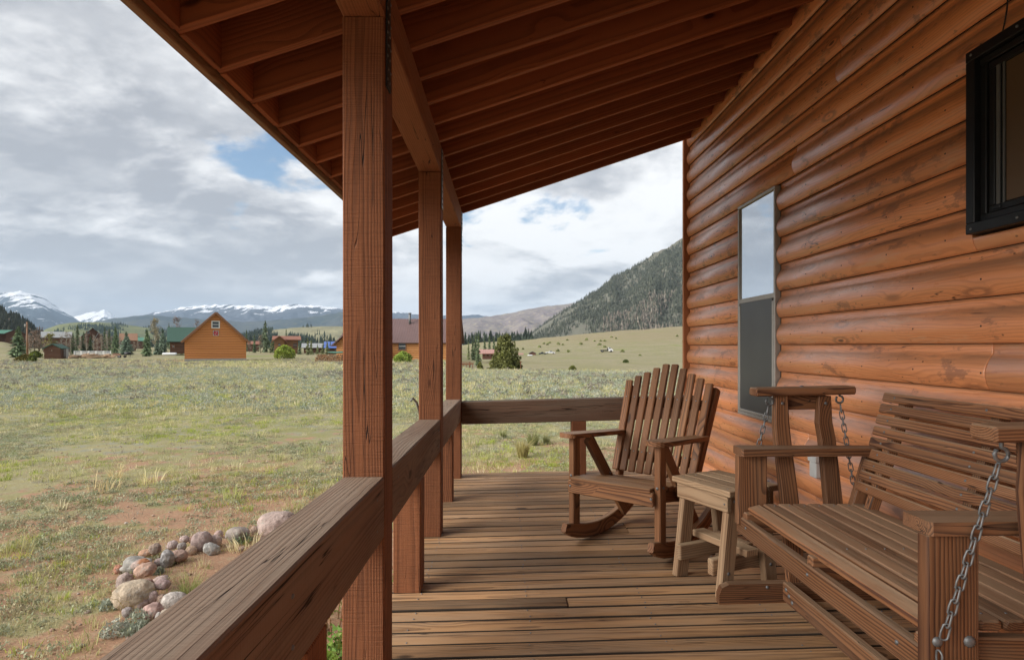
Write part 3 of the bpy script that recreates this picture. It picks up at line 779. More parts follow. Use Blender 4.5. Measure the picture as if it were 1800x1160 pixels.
T = np.stack([i0+j, i0+na2+j, i0+na2+j2, i0+j2], -1).reshape(-1, 4)[:, ::-1]
def groundmat():
    m, nt, b = newmat('meadow soil')
    tc = nn(nt, 'ShaderNodeTexCoord').outputs['Object']
    s = nn(nt, 'ShaderNodeSeparateXYZ', {0: tc}); flat = nn(nt, 'ShaderNodeCombineXYZ', {0: s.outputs[0], 1: s.outputs[1]}).outputs[0]
    dist = nn(nt, 'ShaderNodeVectorMath', {0: flat}, operation='LENGTH').outputs['Value']
    a = NOI(nt, flat, .55, 7., .65); bb = NOI(nt, VM(nt, 'ADD', flat, (31, 7, 0)), 2.3, 6., .7); cc = NOI(nt, VM(nt, 'ADD', flat, (3, 77, 0)), .09, 6., .65); fine = NOI(nt, flat, 26., 5., .7)
    dirt = MIX(nt, fine, (.33, .175, .105), (.52, .33, .22))
    straw = MIX(nt, bb, (0.314, 0.274, 0.140), (0.426, 0.386, 0.218))
    green = MIX(nt, bb, (0.224, 0.224, 0.084), (0.347, 0.336, 0.146))
    sage = MIX(nt, bb, (0.228, 0.236, 0.174), (0.347, 0.347, 0.268))
    c = MIX(nt, RAMP(nt, a, .40, .60), straw, green)
    c = MIX(nt, RAMP(nt, bb, .48, .62), c, sage)
    near = RAMP(nt, dist, 6., 20., .10, -.14)
    c = MIX(nt, RAMP(nt, MA(nt, 'ADD', MA(nt, 'ADD', MA(nt, 'MULTIPLY', bb, .5), MA(nt, 'MULTIPLY', a, .5)), near), .53, .60), c, dirt)
    # far off : broad meadow colours with sage specks
    sp = NOI(nt, flat, .8, 5., .75)
    farc = MIX(nt, RAMP(nt, cc, .38, .62), (0.296, 0.281, 0.140), (0.359, 0.320, 0.203))
    farc = MIX(nt, RAMP(nt, sp, .50, .66), farc, (0.218, 0.207, 0.156))
    farc = MIX(nt, RAMP(nt, NOI(nt, flat, .035, 4., .6), .55, .65), farc, (0.257, 0.289, 0.101))
    slope = RAMP(nt, MA(nt, 'ADD', s.outputs[2], MA(nt, 'MULTIPLY', MA(nt, 'SUBTRACT', sp, .5), 14.)), 0., 7.)
    farc = MIX(nt, MA(nt, 'MULTIPLY', slope, .6), farc, (.31, .25, .15))
    c = MIX(nt, RAMP(nt, dist, 22., 60.), c, farc)
    # bare bed inside the rock border
    bx = MA(nt, 'MULTIPLY', RAMP(nt, s.outputs[0], -2.35, -1.9), RAMP(nt, s.outputs[0], -.3, .3, 1., 0.)); by = MA(nt, 'MULTIPLY', RAMP(nt, s.outputs[1], 1., 2.), RAMP(nt, s.outputs[1], 5.0, 5.7, 1., 0.))
    bed = RAMP(nt, MA(nt, 'ADD', MA(nt, 'MULTIPLY', bx, by), MA(nt, 'MULTIPLY', MA(nt, 'SUBTRACT', bb, .5), .6)), .4, .65)
    c = MIX(nt, bed, c, dirt)
    spk = NOI(nt, flat, 55., 4., .75); c = MIX(nt, RAMP(nt, spk, .35, .65, .42, 0.), c, (.10, .075, .045))
    c = MIX(nt, RAMP(nt, NOI(nt, flat, 9., 6., .75), .5, .66, 0., .45), c, (.36, .34, .22))
    h = MA(nt, 'ADD', MA(nt, 'MULTIPLY', bb, 1.), MA(nt, 'MULTIPLY', fine, .6))
    setp(nt, b, col=c, rough=.95, spec=.1, norm=BUMP(nt, h, .5, .03))
    return m
g = fastmesh('ground', V, T, None, [groundmat()], smooth=True); tag(g, kind='structure')

def px(u, y, Y):        # point at depth Y seen at column u, row y of the photograph
    X = at(u, Y); return X, Y, H-(y-608)/F*(X*math.sin(TH)+Y*math.cos(TH))

# ------------------------------------------------------------------ mountains and hills
def sheet(name, prof, Yf, Yr, zf, amp, seed, mat, nu=220, ns=60, pw=1.25, rough=.012, back=.6):
    us = np.linspace(prof[0][0], prof[-1][0], nu); yr = np.interp(us, [p[0] for p in prof], [p[1] for p in prof])
    yr = yr+.0
    s = np.concatenate([np.linspace(0, 1, ns), np.linspace(1, 1+back, 12)[1:]])
    S, U = np.meshgrid(s, us, indexing='ij'); YR = np.broadcast_to(yr, S.shape)
    Yv = Yf+(Yr-Yf)*S; Tn = (U-886)/1000
    zr_ = H+(608-YR)/1000*Yr
    sc = 1000./Yr
    nz = fbm(U*.02+seed, S*3.+seed*1.7, 6)
    rid = 1-2*np.abs(fbm(U*.011+seed*3.1+S*.6, S*1.1+seed, 5))
    up_ = np.clip(S, 0, 1)**pw
    z = zf+(zr_-zf)*np.where(S <= 1, up_, 1-(S-1)/back*1.05)
    env = np.where(S <= 1, np.sin(np.pi*np.clip(S, 0, 1))**.8, .3)
    z = z+(zr_-zf)*amp*env*(nz*.9+(rid-.6)*.7)
    z = z+(zr_-zf)*rough*fbm(U*.12+seed, S*20, 4)*(S > .3)
    X = Tn*Yv
    V = np.c_[X.ravel(), Yv.ravel(), z.ravel()]
    n2 = nu; i0 = np.arange(len(s)-1)[:, None]*n2; j = np.arange(n2-1)[None]
    T = np.stack([i0+j, i0+j+1, i0+n2+j+1, i0+n2+j], -1).reshape(-1, 4)
    o = fastmesh(name, V, T, None, [mat], smooth=True); tag(o, kind='structure')
    def hfun(u, s_):
        fi = np.clip((np.asarray(u)-us[0])/(us[-1]-us[0])*(nu-1), 0, nu-1.001); fs = np.clip(np.asarray(s_)*(ns-1), 0, ns-1.001)
        a = fi.astype(int); c = fs.astype(int); zz = z[c, a]*(1-(fs-c))*(1-(fi-a))+z[c+1, a]*(fs-c)*(1-(fi-a))+z[c, a+1]*(1-(fs-c))*(fi-a)+z[c+1, a+1]*(fs-c)*(fi-a)
        Yq = Yf+(Yr-Yf)*np.asarray(s_); return np.c_[(np.asarray(u)-886)/1000*Yq, Yq, zz]
    return hfun
def rockmat(name, c1, c2, c3=None, sc=.004, snow=None, green=None, gl=(0, 0), grain=6.):
    m, nt, b = newmat(name); tc = nn(nt, 'ShaderNodeTexCoord').outputs['Object']
    z = nn(nt, 'ShaderNodeSeparateXYZ', {0: tc}).outputs[2]
    n = NOI(nt, tc, sc, 8., .62); n2 = NOI(nt, VM(nt, 'ADD', tc, (900, 77, 5)), sc*grain, 8., .7)
    c = MIX(nt, RAMP(nt, MA(nt, 'ADD', MA(nt, 'MULTIPLY', n, .6), MA(nt, 'MULTIPLY', n2, .4)), .40, .60), c1, c2)
    if c3: c = MIX(nt, RAMP(nt, n2, .52, .66), c, c3)
    if green: c = MIX(nt, MA(nt, 'MULTIPLY', RAMP(nt, z, gl[0], gl[1], 1., 0.), RAMP(nt, n, .38, .55)), c, green)
    if snow:
        z0, z1, w = snow
        # gullies hold the snow
        st = NOI(nt, VM(nt, 'MULTIPLY', tc, (1., .3, .3)), sc*2.6, 9., .7)
        k = MA(nt, 'ADD', RAMP(nt, z, z0, z1, -.55, .22), MA(nt, 'MULTIPLY', MA(nt, 'SUBTRACT', st, .5), w))
        c = MIX(nt, RAMP(nt, k, -.02, .04), c, (.84, .86, .9))
    setp(nt, b, col=c, rough=.95, spec=.1)
    return m
mt_blue = (.06, .085, .115); mt_dk = (.035, .05, .06)
sheet('snow_mountain', [(-420, 560), (-300, 535), (-200, 540), (-100, 527), (-40, 521), (0, 517), (20, 515), (45, 513.5), (68, 517), (85, 524), (98, 532), (115, 545), (132, 556), (150, 566), (180, 580)], 5600, 8800, -60, .10, 3.3,
      rockmat('snow streaked rock', mt_dk, mt_blue, None, .0016, (270, 800, 4.8)), pw=.95, rough=.03)
sheet('snow_mountain', [(60, 590), (120, 566), (140, 557), (160, 551), (178, 548), (190, 545.5), (202, 551), (215, 561), (232, 566), (300, 580)], 8200, 11200, -60, .10, 7.7,
      rockmat('far snow rock', mt_dk, mt_blue, None, .0016, (130, 640, 4.)), pw=.9, rough=.03)
sheet('snow_mesa', [(180, 568), (215, 562), (245, 556), (275, 551), (300, 547.5), (322, 541), (360, 537.5), (390, 536), (420, 537), (448, 536), (480, 540), (498, 537), (506, 535), (540, 536.5), (570, 538), (602, 543), (650, 546), (700, 549), (740, 553), (800, 555), (830, 553), (862, 556), (900, 565), (960, 580)], 6200, 9300, -60, .10, 11.1,
      rockmat('snowy mesa', (.05, .065, .09), (.085, .095, .12), None, .0016, (425, 650, 4.6)), nu=300, pw=.75, rough=.03)
sheet('forest_ridge', [(60, 590), (130, 577), (160, 569), (200, 561), (235, 557), (272, 554), (300, 557), (360, 561), (430, 566), (470, 564), (520, 560), (560, 556), (600, 549), (640, 552), (690, 560), (740, 568), (800, 576), (860, 590)], 4200, 5600, -40, .12, 15.2,
      rockmat('blue forest', (.035, .055, .06), (.075, .085, .085), (.10, .11, .075), .0025, None), pw=.8, rough=.02)
sheet('burnt_ridge', [(560, 588), (640, 577), (700, 567), (760, 563), (800, 562), (830, 559.5), (850, 557.5), (870, 555), (895, 551), (915, 546), (945, 541), (975, 536), (1005, 533), (1050, 530), (1110, 527), (1200, 520), (1300, 515)], 2700, 4300, -30, .14, 19.4,
      rockmat('burnt slope', (.18, .15, .155), (.25, .215, .19), (.34, .30, .19), .006, None), nu=260, pw=.85, rough=.02)
h_green = sheet('green_hill', [(40, 600), (70, 589), (92, 578), (112, 571), (130, 568), (155, 566.5), (185, 567), (215, 569.5), (250, 574), (300, 581), (360, 588), (430, 597)], 1500, 2300, -10, .12, 23.,
      rockmat('green hill', (.13, .15, .07), (.19, .2, .085), (.06, .085, .06), .009, None), pw=.8)
h_mid = sheet('grass_hill', [(400, 600), (430, 590), (455, 583), (485, 579.5), (520, 576), (545, 574.5), (575, 573.5), (610, 574), (640, 577), (680, 584), (740, 596), (780, 603)], 1000, 1500, -6, .12, 29.,
      rockmat('sage hill', (.22, .21, .13), (.30, .28, .17), (.16, .15, .10), .012, None), pw=.8)
h_left = sheet('wooded_slope', [(-1100, 470), (-800, 420), (-420, 405), (-260, 436), (-120, 486), (-50, 514), (0, 538), (12, 544), (25, 552), (45, 562), (60, 573), (78, 587), (95, 597), (110, 606)], 430, 760, -4, .10, 33.,
      rockmat('brown slope', (.14, .105, .075), (.21, .16, .11), (.11, .10, .06), .02, None), nu=160, pw=.9)
h_right = sheet('pine_mountain', [(880, 606), (905, 602), (925, 594), (940, 583), (960, 567), (980, 553), (1000, 541), (1020, 530), (1040, 516), (1058, 506), (1072, 492), (1080, 484), (1090, 482), (1105, 474), (1130, 461), (1150, 446), (1170, 436), (1190, 423), (1210, 413), (1260, 390), (1330, 360), (1450, 330), (1600, 330), (1800, 360), (2100, 420)], 800, 1650, -10, .13, 41.,
      rockmat('rocky slope', (.115, .12, .095), (.155, .15, .115), (.14, .12, .105), .012, None), nu=320, ns=110, pw=1.0, rough=.02)

# woods far off : one mass of small conifers on each slope
def wood_mass(name, P, hs, col, seed):
    r = np.random.default_rng(seed); n = len(P); k = 5
    V = []; Cc = []; Tt = []; base = 0
    rad = hs*r.uniform(.16, .26, n)
    tint = r.uniform(.7, 1.25, n)
    vs_ = np.zeros((n, 3, k+1, 3)); cs_ = np.zeros((n, 3, k+1, 3))
    for lv, (z0_, z1_, q) in enumerate(((.04, .5, 1.), (.3, .78, .72), (.58, 1., .45))):
        for a in range(k):
            an_ = 2*math.pi*a/k+r.uniform(0, 6, n); jr = r.uniform(.7, 1.25, n)
            vs_[:, lv, a, 0] = P[:, 0]+np.cos(an_)*rad*q*jr; vs_[:, lv, a, 1] = P[:, 1]+np.sin(an_)*rad*q*jr; vs_[:, lv, a, 2] = P[:, 2]+hs*z0_
        vs_[:, lv, k] = P; vs_[:, lv, k, 2] += hs*z1_
        cs_[:, lv] = (np.asarray(col)[None]*tint[:, None])[:, None, :]
    idx = np.arange(n*3)[:, None, None]*(k+1); a = np.arange(k)
    tri = np.stack([a, (a+1) % k, np.full(k, k)], -1)[None]
    o = fastmesh(name, vs_.reshape(-1, 3), (idx+tri).reshape(-1, 3), cs_.reshape(-1, 3), [M['needles']])
    return tag(o, kind='stuff')
M['needles'] = vcol('conifer needles', .85, 0, .3, 1.5)
M['leaf'] = vcol('foliage', .7, .25, 0)
M['bark'] = plain('bark', (.13, .095, .07), .95, 0, .4, 6)
M['palebark'] = plain('pale bark', (.36, .33, .28), .9, 0, .3, 6)
r = np.random.default_rng(5)
u = r.uniform(925, 1700, 52000); s = r.beta(1.4, 1.1, 52000); Pm = h_right(u, s)
dm = fbm(u*.018+2, s*5.+1, 4)+.36*sst(900, 1080, u)-.25*(s < .10)-.35*(sst(.1, .0, s))+.18*sst(1100, 1250, u)*sst(.55, .3, s)
keep = (dm+r.uniform(-.34, .34, len(u)) > .15)
Pm = Pm[keep]; wood_mass('pine_forest', Pm, r.uniform(4.5, 10.5, len(Pm)), (.095, .105, .078), 1)['label'] = 'dark pine forest covering the steep mountain'
u = r.uniform(1060, 1500, 3500); s = r.uniform(.03, .32, 3500); k_ = fbm(u*.02+9, s*9., 3)+r.uniform(-.2, .2, 3500) > .05
wood_mass('bare_aspens', h_right(u[k_], s[k_]), r.uniform(7, 13, k_.sum()), (.23, .20, .165), 2)['label'] = 'pale leafless aspens at the foot of the mountain'
u = r.uniform(-900, 95, 9500); s = r.beta(1.2, 1., 9500); k_ = fbm(u*.02+4, s*4., 4)+.16+r.uniform(-.2, .2, 9500) > .0
wood_mass('slope_pines', h_left(u[k_], s[k_]), r.uniform(5, 10, k_.sum()), (.062, .07, .045), 3)['label'] = 'dark pines on the slope at the left edge'
u = r.uniform(405, 740, 4200); s = r.uniform(.02, .98, 4200); k_ = fbm(u*.022+1, s*3.+2, 4)+.25*(u < 490)-.12+r.uniform(-.1, .1, 4200) > .08
wood_mass('hill_pines', h_mid(u[k_], s[k_]), r.uniform(7, 13, k_.sum()), (.05, .07, .045), 4)['label'] = 'pine belts on the low grassy hill'
u = r.uniform(70, 420, 5000); s = r.uniform(.02, .98, 5000); k_ = fbm(u*.02+7, s*3., 4)-.35*s+.1+r.uniform(-.1, .1, 5000) > .05
wood_mass('hill_woods', h_green(u[k_], s[k_]), r.uniform(8, 14, k_.sum()), (.055, .085, .05), 6)['label'] = 'woods on the lower flank of the green hill'
# distant belt of valley trees at the foot of the mountain
u = np.concatenate([r.uniform(815, 935, 240), r.uniform(440, 640, 160), r.uniform(60, 330, 200)]); Yv = r.uniform(560, 900, len(u)); X = (u-886)/1000*Yv
wood_mass('valley_trees', np.c_[X, Yv, zg(X, Yv)], r.uniform(8, 15, len(u)), (.045, .06, .04), 8)['label'] = 'distant line of dark trees across the valley floor'

# ------------------------------------------------------------------ single trees
def conifer_mesh(name, seed, h=1., rad=.22, n=230, col=(.055, .085, .05), bare=.04, irregular=.25):
    r = np.random.default_rng(seed); V = []; Cc = []; Tt = []
    for i in range(n):
        q = (i+r.uniform(0, 1))/n; z = bare+(1-bare)*q**.92
        L = rad*(1-q)**.85*(1+r.uniform(-irregular, irregular))+.012
        if q < .1: L *= .75+q*2.5
        a = r.uniform(0, 6.283); ca, sa = math.cos(a), math.sin(a); w = L*r.uniform(.28, .5)
        droop = L*r.uniform(.15, .55)*(1 if q < .8 else -.6)
        tn = r.uniform(.55, 1.4)
        nb = 4
        for k in range(nb):
            f0 = k/nb*.9; f1 = f0+.42; aa = a+r.uniform(-.35, .35); c2, s2 = math.cos(aa), math.sin(aa)
            b = len(V); zz = z-droop*f0**1.3; z2 = z-droop*f1**1.2+r.uniform(-.01, .012)
            ww = w*(1-.5*f0)*.6
            x0, y0 = ca*L*f0, sa*L*f0; x1, y1 = ca*L*.3*f0+c2*L*(f1-.3*f0), sa*L*.3*f0+s2*L*(f1-.3*f0)
            V += [(x0-s2*ww, y0+c2*ww, zz-.012), (x0+s2*ww, y0-c2*ww, zz-.012), (x1, y1, z2), (x0, y0, zz+.018+.02*L)]
            Tt += [(b, b+3, b+2), (b+3, b+1, b+2)]
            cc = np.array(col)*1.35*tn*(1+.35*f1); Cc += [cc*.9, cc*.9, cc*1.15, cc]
    return np.array(V)*h, np.array(Tt), np.array(Cc)
def conifer_proto(seed, col, **k):
    V, T, Cc = conifer_mesh('crown', seed, 1., col=col, **k); return V, T, Cc
TREEKINDS = {
 'spruce': [conifer_proto(11+i, (.072, .10, .05), rad=.24) for i in range(2)],
 'slim': [conifer_proto(21+i, (.062, .082, .042), rad=.15, n=190, irregular=.45) for i in range(3)],
 'blue': [conifer_proto(31+i, (.085, .115, .08), rad=.33, n=280) for i in range(2)],
 'olive': [conifer_proto(41+i, (.105, .115, .052), rad=.20, n=200, irregular=.5) for i in range(2)],
 'ragged': [conifer_proto(51, (.07, .09, .05), rad=.24, n=150, irregular=.7, bare=.06)],
}
MESHES = {}
for kd, lst in TREEKINDS.items():
    for i, (V, T, Cc) in enumerate(lst):
        root = thing('pine_tree', None, 'tree', (0, 0, 0))
        mb = MB(); mb.tube([(0, 0, -.02), (0, 0, .4), (0, 0, .93)], .02, 6, taper=[.022, .015, .003])
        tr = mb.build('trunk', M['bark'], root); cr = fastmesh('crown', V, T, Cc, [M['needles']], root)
        MESHES[(kd, i)] = (root, tr, cr)
USED = set()
def place_tree(kd, i, u, yt, yb, wpx, label, Y=None, group='conifers around the houses'):
    if Y is None: Y = 1800./(yb-608)
    X, _, _ = px(u, yb, Y); z0 = float(zg(X, Y)); zt = px(u, yt, Y)[2]; h = zt-z0
    proto = MESHES[(kd, i)]
    if (kd, i) not in USED: root = proto[0]; USED.add((kd, i))
    else:
        root = proto[0].copy(); C.objects.link(root)
        for ch_ in proto[1:]:
            c = ch_.copy(); C.objects.link(c); c.parent = root
    V = TREEKINDS[kd][i][0]; wr = (V[:, 0].max()-V[:, 0].min())
    sx_ = wpx*(1.3 if kd in ('slim', 'olive') else 1.08)/F*Y/wr
    root.location = (X, Y, z0-.05); root.scale = (sx_, sx_, h); root.rotation_euler = (0, 0, random.uniform(0, 6.28))
    tag(root, label, 'tree', group)
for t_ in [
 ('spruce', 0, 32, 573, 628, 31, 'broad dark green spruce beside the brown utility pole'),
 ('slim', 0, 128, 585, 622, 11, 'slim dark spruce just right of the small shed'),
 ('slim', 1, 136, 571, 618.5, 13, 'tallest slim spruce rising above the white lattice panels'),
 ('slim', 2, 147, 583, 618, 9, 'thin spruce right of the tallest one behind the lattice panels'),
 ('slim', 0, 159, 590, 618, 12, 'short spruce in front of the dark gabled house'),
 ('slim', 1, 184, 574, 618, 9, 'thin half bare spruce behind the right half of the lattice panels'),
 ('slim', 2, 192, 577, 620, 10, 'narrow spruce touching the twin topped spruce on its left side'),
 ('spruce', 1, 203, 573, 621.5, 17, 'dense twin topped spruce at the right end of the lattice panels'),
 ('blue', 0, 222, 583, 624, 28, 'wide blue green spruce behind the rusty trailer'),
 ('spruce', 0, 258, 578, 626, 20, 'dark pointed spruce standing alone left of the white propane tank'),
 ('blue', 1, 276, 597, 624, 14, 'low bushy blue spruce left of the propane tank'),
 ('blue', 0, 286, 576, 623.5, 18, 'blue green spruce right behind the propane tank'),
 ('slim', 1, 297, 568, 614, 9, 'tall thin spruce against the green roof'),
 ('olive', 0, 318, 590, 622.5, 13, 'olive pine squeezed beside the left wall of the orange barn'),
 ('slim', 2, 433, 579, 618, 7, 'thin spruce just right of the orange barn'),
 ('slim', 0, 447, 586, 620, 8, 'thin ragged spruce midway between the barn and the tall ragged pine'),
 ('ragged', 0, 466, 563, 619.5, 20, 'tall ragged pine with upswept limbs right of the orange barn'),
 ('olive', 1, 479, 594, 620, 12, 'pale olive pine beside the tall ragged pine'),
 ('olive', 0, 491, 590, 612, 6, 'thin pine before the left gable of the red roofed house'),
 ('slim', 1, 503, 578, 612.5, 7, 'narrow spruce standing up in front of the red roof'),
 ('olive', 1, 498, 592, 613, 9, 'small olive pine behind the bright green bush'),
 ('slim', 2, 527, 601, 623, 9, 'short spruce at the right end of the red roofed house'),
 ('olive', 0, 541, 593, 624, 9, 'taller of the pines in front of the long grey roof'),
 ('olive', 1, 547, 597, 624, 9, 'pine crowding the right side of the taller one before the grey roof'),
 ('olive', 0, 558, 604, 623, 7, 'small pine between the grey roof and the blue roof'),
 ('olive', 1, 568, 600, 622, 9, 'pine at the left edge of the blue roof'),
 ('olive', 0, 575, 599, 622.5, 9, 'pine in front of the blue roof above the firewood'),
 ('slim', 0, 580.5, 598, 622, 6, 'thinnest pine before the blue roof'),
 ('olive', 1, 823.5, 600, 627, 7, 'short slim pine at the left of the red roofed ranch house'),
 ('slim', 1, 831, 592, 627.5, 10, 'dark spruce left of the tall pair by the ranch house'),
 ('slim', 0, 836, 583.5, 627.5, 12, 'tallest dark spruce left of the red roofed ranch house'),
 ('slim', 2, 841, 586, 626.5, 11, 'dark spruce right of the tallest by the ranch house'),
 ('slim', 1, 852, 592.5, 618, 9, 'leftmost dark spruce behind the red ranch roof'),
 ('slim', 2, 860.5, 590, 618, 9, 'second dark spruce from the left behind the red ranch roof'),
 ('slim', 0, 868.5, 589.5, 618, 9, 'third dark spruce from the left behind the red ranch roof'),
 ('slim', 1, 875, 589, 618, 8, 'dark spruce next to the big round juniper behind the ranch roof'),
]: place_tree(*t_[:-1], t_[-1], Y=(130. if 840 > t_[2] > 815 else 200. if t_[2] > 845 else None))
for k_, (ro, tr, cr) in MESHES.items():
    if k_ not in USED:
        for o_ in (tr, cr, ro): bpy.data.objects.remove(o_)

def leafcloud(n, fn, size, col, seed, var=.45, flat=0.):
    """n small leaf faces spread through the volume given by fn(r) -> points"""
    r = np.random.default_rng(seed); P = fn(r, n); n = len(P)
    d = r.normal(size=(n, 3)); d /= np.linalg.norm(d, axis=1)[:, None]; e = r.normal(size=(n, 3)); e -= d*(e*d).sum(1)[:, None]; e /= np.linalg.norm(e, axis=1)[:, None]
    sz = size*r.uniform(.5, 1.4, n)[:, None]
    V = np.stack([P-e*sz*.5, P+d*sz*.9, P+e*sz*.5, P-d*sz*.6], 1).reshape(-1, 3)
    b = np.arange(n)[:, None]*4; T = np.concatenate([b+np.array([[0, 1, 2]]), b+np.array([[0, 2, 3]])])
    tn = r.uniform(1-var, 1+var, n); cl = fbm(P[:, 0]*1.3+seed, P[:, 1]*1.3+P[:, 2]*1.9, 3); tn = tn*(1+cl*.8)
    Cc = np.repeat(np.asarray(col)[None]*tn[:, None], 4, 0)
    return V, T, np.clip(Cc, .005, 1)
# the big round juniper
Yj = 58.; Xj, _, _ = px(888, 638, Yj); zj = float(zg(Xj, Yj)); hj = px(888, 586, Yj)[2]-zj
t = thing('juniper_tree', 'big bushy olive juniper at the end of the red roofed ranch house', 'tree', (Xj, Yj, zj))
LOB = [(0, 0, .60, .22, .34), (-.17, 0, .42, .2, .33), (.18, .05, .45, .2, .32), (-.27, 0, .22, .17, .22), (.28, 0, .23, .19, .23), (0, -.15, .35, .22, .33), (.06, .1, .80, .13, .19), (-.10, 0, .72, .13, .2), (.36, 0, .10, .13, .12), (-.31, 0, .09, .14, .11), (.02, -.1, .12, .28, .14)]
def jv(r, n):
    out = []
    for k in range(n):
        x, y, z, ra, rb = LOB[r.integers(len(LOB))]; d = r.normal(size=3); d /= np.linalg.norm(d); q = r.uniform(.35, 1)**.6*(1+.25*math.sin(d[0]*7+x*30)*math.sin(d[2]*6+z*20))
        out.append((x+d[0]*ra*q, y+d[1]*ra*q, max(.0, z+d[2]*rb*q)))
    return np.array(out)*hj*np.array((.9, .9, 1.))
V, T, Cc = leafcloud(9000, jv, .15, (.19, .20, .07), 3); fastmesh('crown', V+0, T, Cc, [M['leaf']], t)
mb = MB(); mb.tube([(Xj, Yj, zj-.1), (Xj+.05, Yj, zj+hj*.5), (Xj, Yj, zj+hj*.8)], .1, 7, taper=[.16, .1, .03]); mb.build('trunk', M['bark'], t)

def shrub(name, label, u, yt, yb, wpx, col, n, size, Y=None, seed=0, group=None, cat='shrub', Yoff=0):
    if Y is None: Y = 1800./(yb-608)
    X, _, _ = px(u, yb, Y); z0 = float(zg(X, Y)); h = px(u, yt, Y)[2]-px(u, yb, Y)[2]; rx = wpx/F*Y/2
    t = thing(name, label, cat, (X, Y, z0), group)
    def fn(r, n):
        a = r.uniform(0, 6.28, n); q = r.uniform(0, 1, n)**.75; k = r.uniform(.35, 1, n)**.5
        lump = 1+.22*np.sin(a*3+seed)+.15*np.sin(a*5+seed*2+q*4)
        rad = np.sin(np.pi*np.clip(.25+.75*q, 0, 1))**.6*k*lump
        return np.c_[np.cos(a)*rad*rx*.95, np.sin(a)*rad*rx*.95, q*h*(.85+.2*np.sin(a*4+seed)*.6)]
    V, T, Cc = leafcloud(n, fn, size, col, seed+50); fastmesh('foliage', V, T, Cc, [M['leaf']], t)
    mb = MB(); rs = np.random.default_rng(seed+9)
    for k in range(7):
        a = rs.uniform(0, 6.28); e = rs.uniform(.3, .8)
        mb.tube([(X, Y, z0-.05), (X+math.cos(a)*rx*e*.4, Y+math.sin(a)*rx*e*.4, z0+h*.4), (X+math.cos(a)*rx*e, Y+math.sin(a)*rx*e, z0+h*.85)], .02, 4, taper=[.025, .018, .006])
    mb.build('stems', M['bark'], t)
    return t
shrub('willow_bush', 'round bright green bush between the barn and the firewood', 499, 604, 628.5, 37, (.36, .44, .09), 2600, .16, seed=1)
shrub('willow_bush', 'bright green bush under the window of the brown roofed house', 707, 617, 637, 33, (.36, .46, .10), 2200, .13, seed=2)
shrub('rabbitbrush', 'yellow brown shrub around the foot of the utility pole', 44, 621.5, 634.5, 24, (.23, .20, .06), 1500, .12, seed=3)
shrub('rabbitbrush', 'small green shrub right of the utility pole foot', 56, 623, 635.5, 13, (.15, .18, .05), 900, .10, seed=4)
shrub('willow_bush', 'green bush behind the utility pole beside the shed', 62, 616, 628.8, 20, (.17, .21, .04), 1300, .14, seed=5)
shrub('willow_bush', 'yellow green shrub in front of the ranch house', 843.5, 617, 635.5, 11, (.22, .23, .06), 900, .10, Y=62, seed=6)
shrub('willow_bush', 'pale olive bushes spreading before the ranch house wall', 857, 626, 634.5, 15, (.24, .24, .10), 700, .12, Y=68, seed=7)
shrub('rabbitbrush', 'yellow green bush alone on the sage crest left of the chair', 1006, 636.5, 647.5, 15, (.22, .24, .06), 700, .06, Y=44, seed=8)
shrub('rabbitbrush', 'low green bush at the bend behind the wide flat field', 1099.5, 628.5, 634.5, 11, (.14, .18, .05), 500, .15, Y=120, seed=9)
kn = [(948, 611, 6), (962, 606.5, 5), (966, 604, 5), (981.5, 606.5, 7), (989.5, 607, 4), (997, 598.5, 4), (1021, 606, 7), (1031, 599, 7), (1045, 600.5, 4), (1053.5, 607, 7), (1056, 600.5, 4), (1063, 600.5, 5), (1063, 611, 6), (980.5, 618.5, 7), (999, 619.5, 7), (1074.5, 593.5, 4), (1083, 595.5, 3), (1094.5, 619.5, 7), (956, 605, 4), (1125, 626.5, 4), (919, 614.5, 4), (1190, 592, 5), (1201, 601, 4)]
for i, (u_, y_, w_) in enumerate(kn):
    Yk = 300.
    for Yk in np.arange(200, 430, 2.):
        if px(u_, y_, Yk)[2] <= float(zg(at(u_, Yk), Yk)): break
    shrub('sage_bush', 'small round green bush dotted on the grassy rise below the mountain', u_, y_-w_*.55, y_+.5, w_, (.27, .30, .12), 110, .35, Y=float(Yk), seed=20+i, group='bushes dotted on the grassy rise')
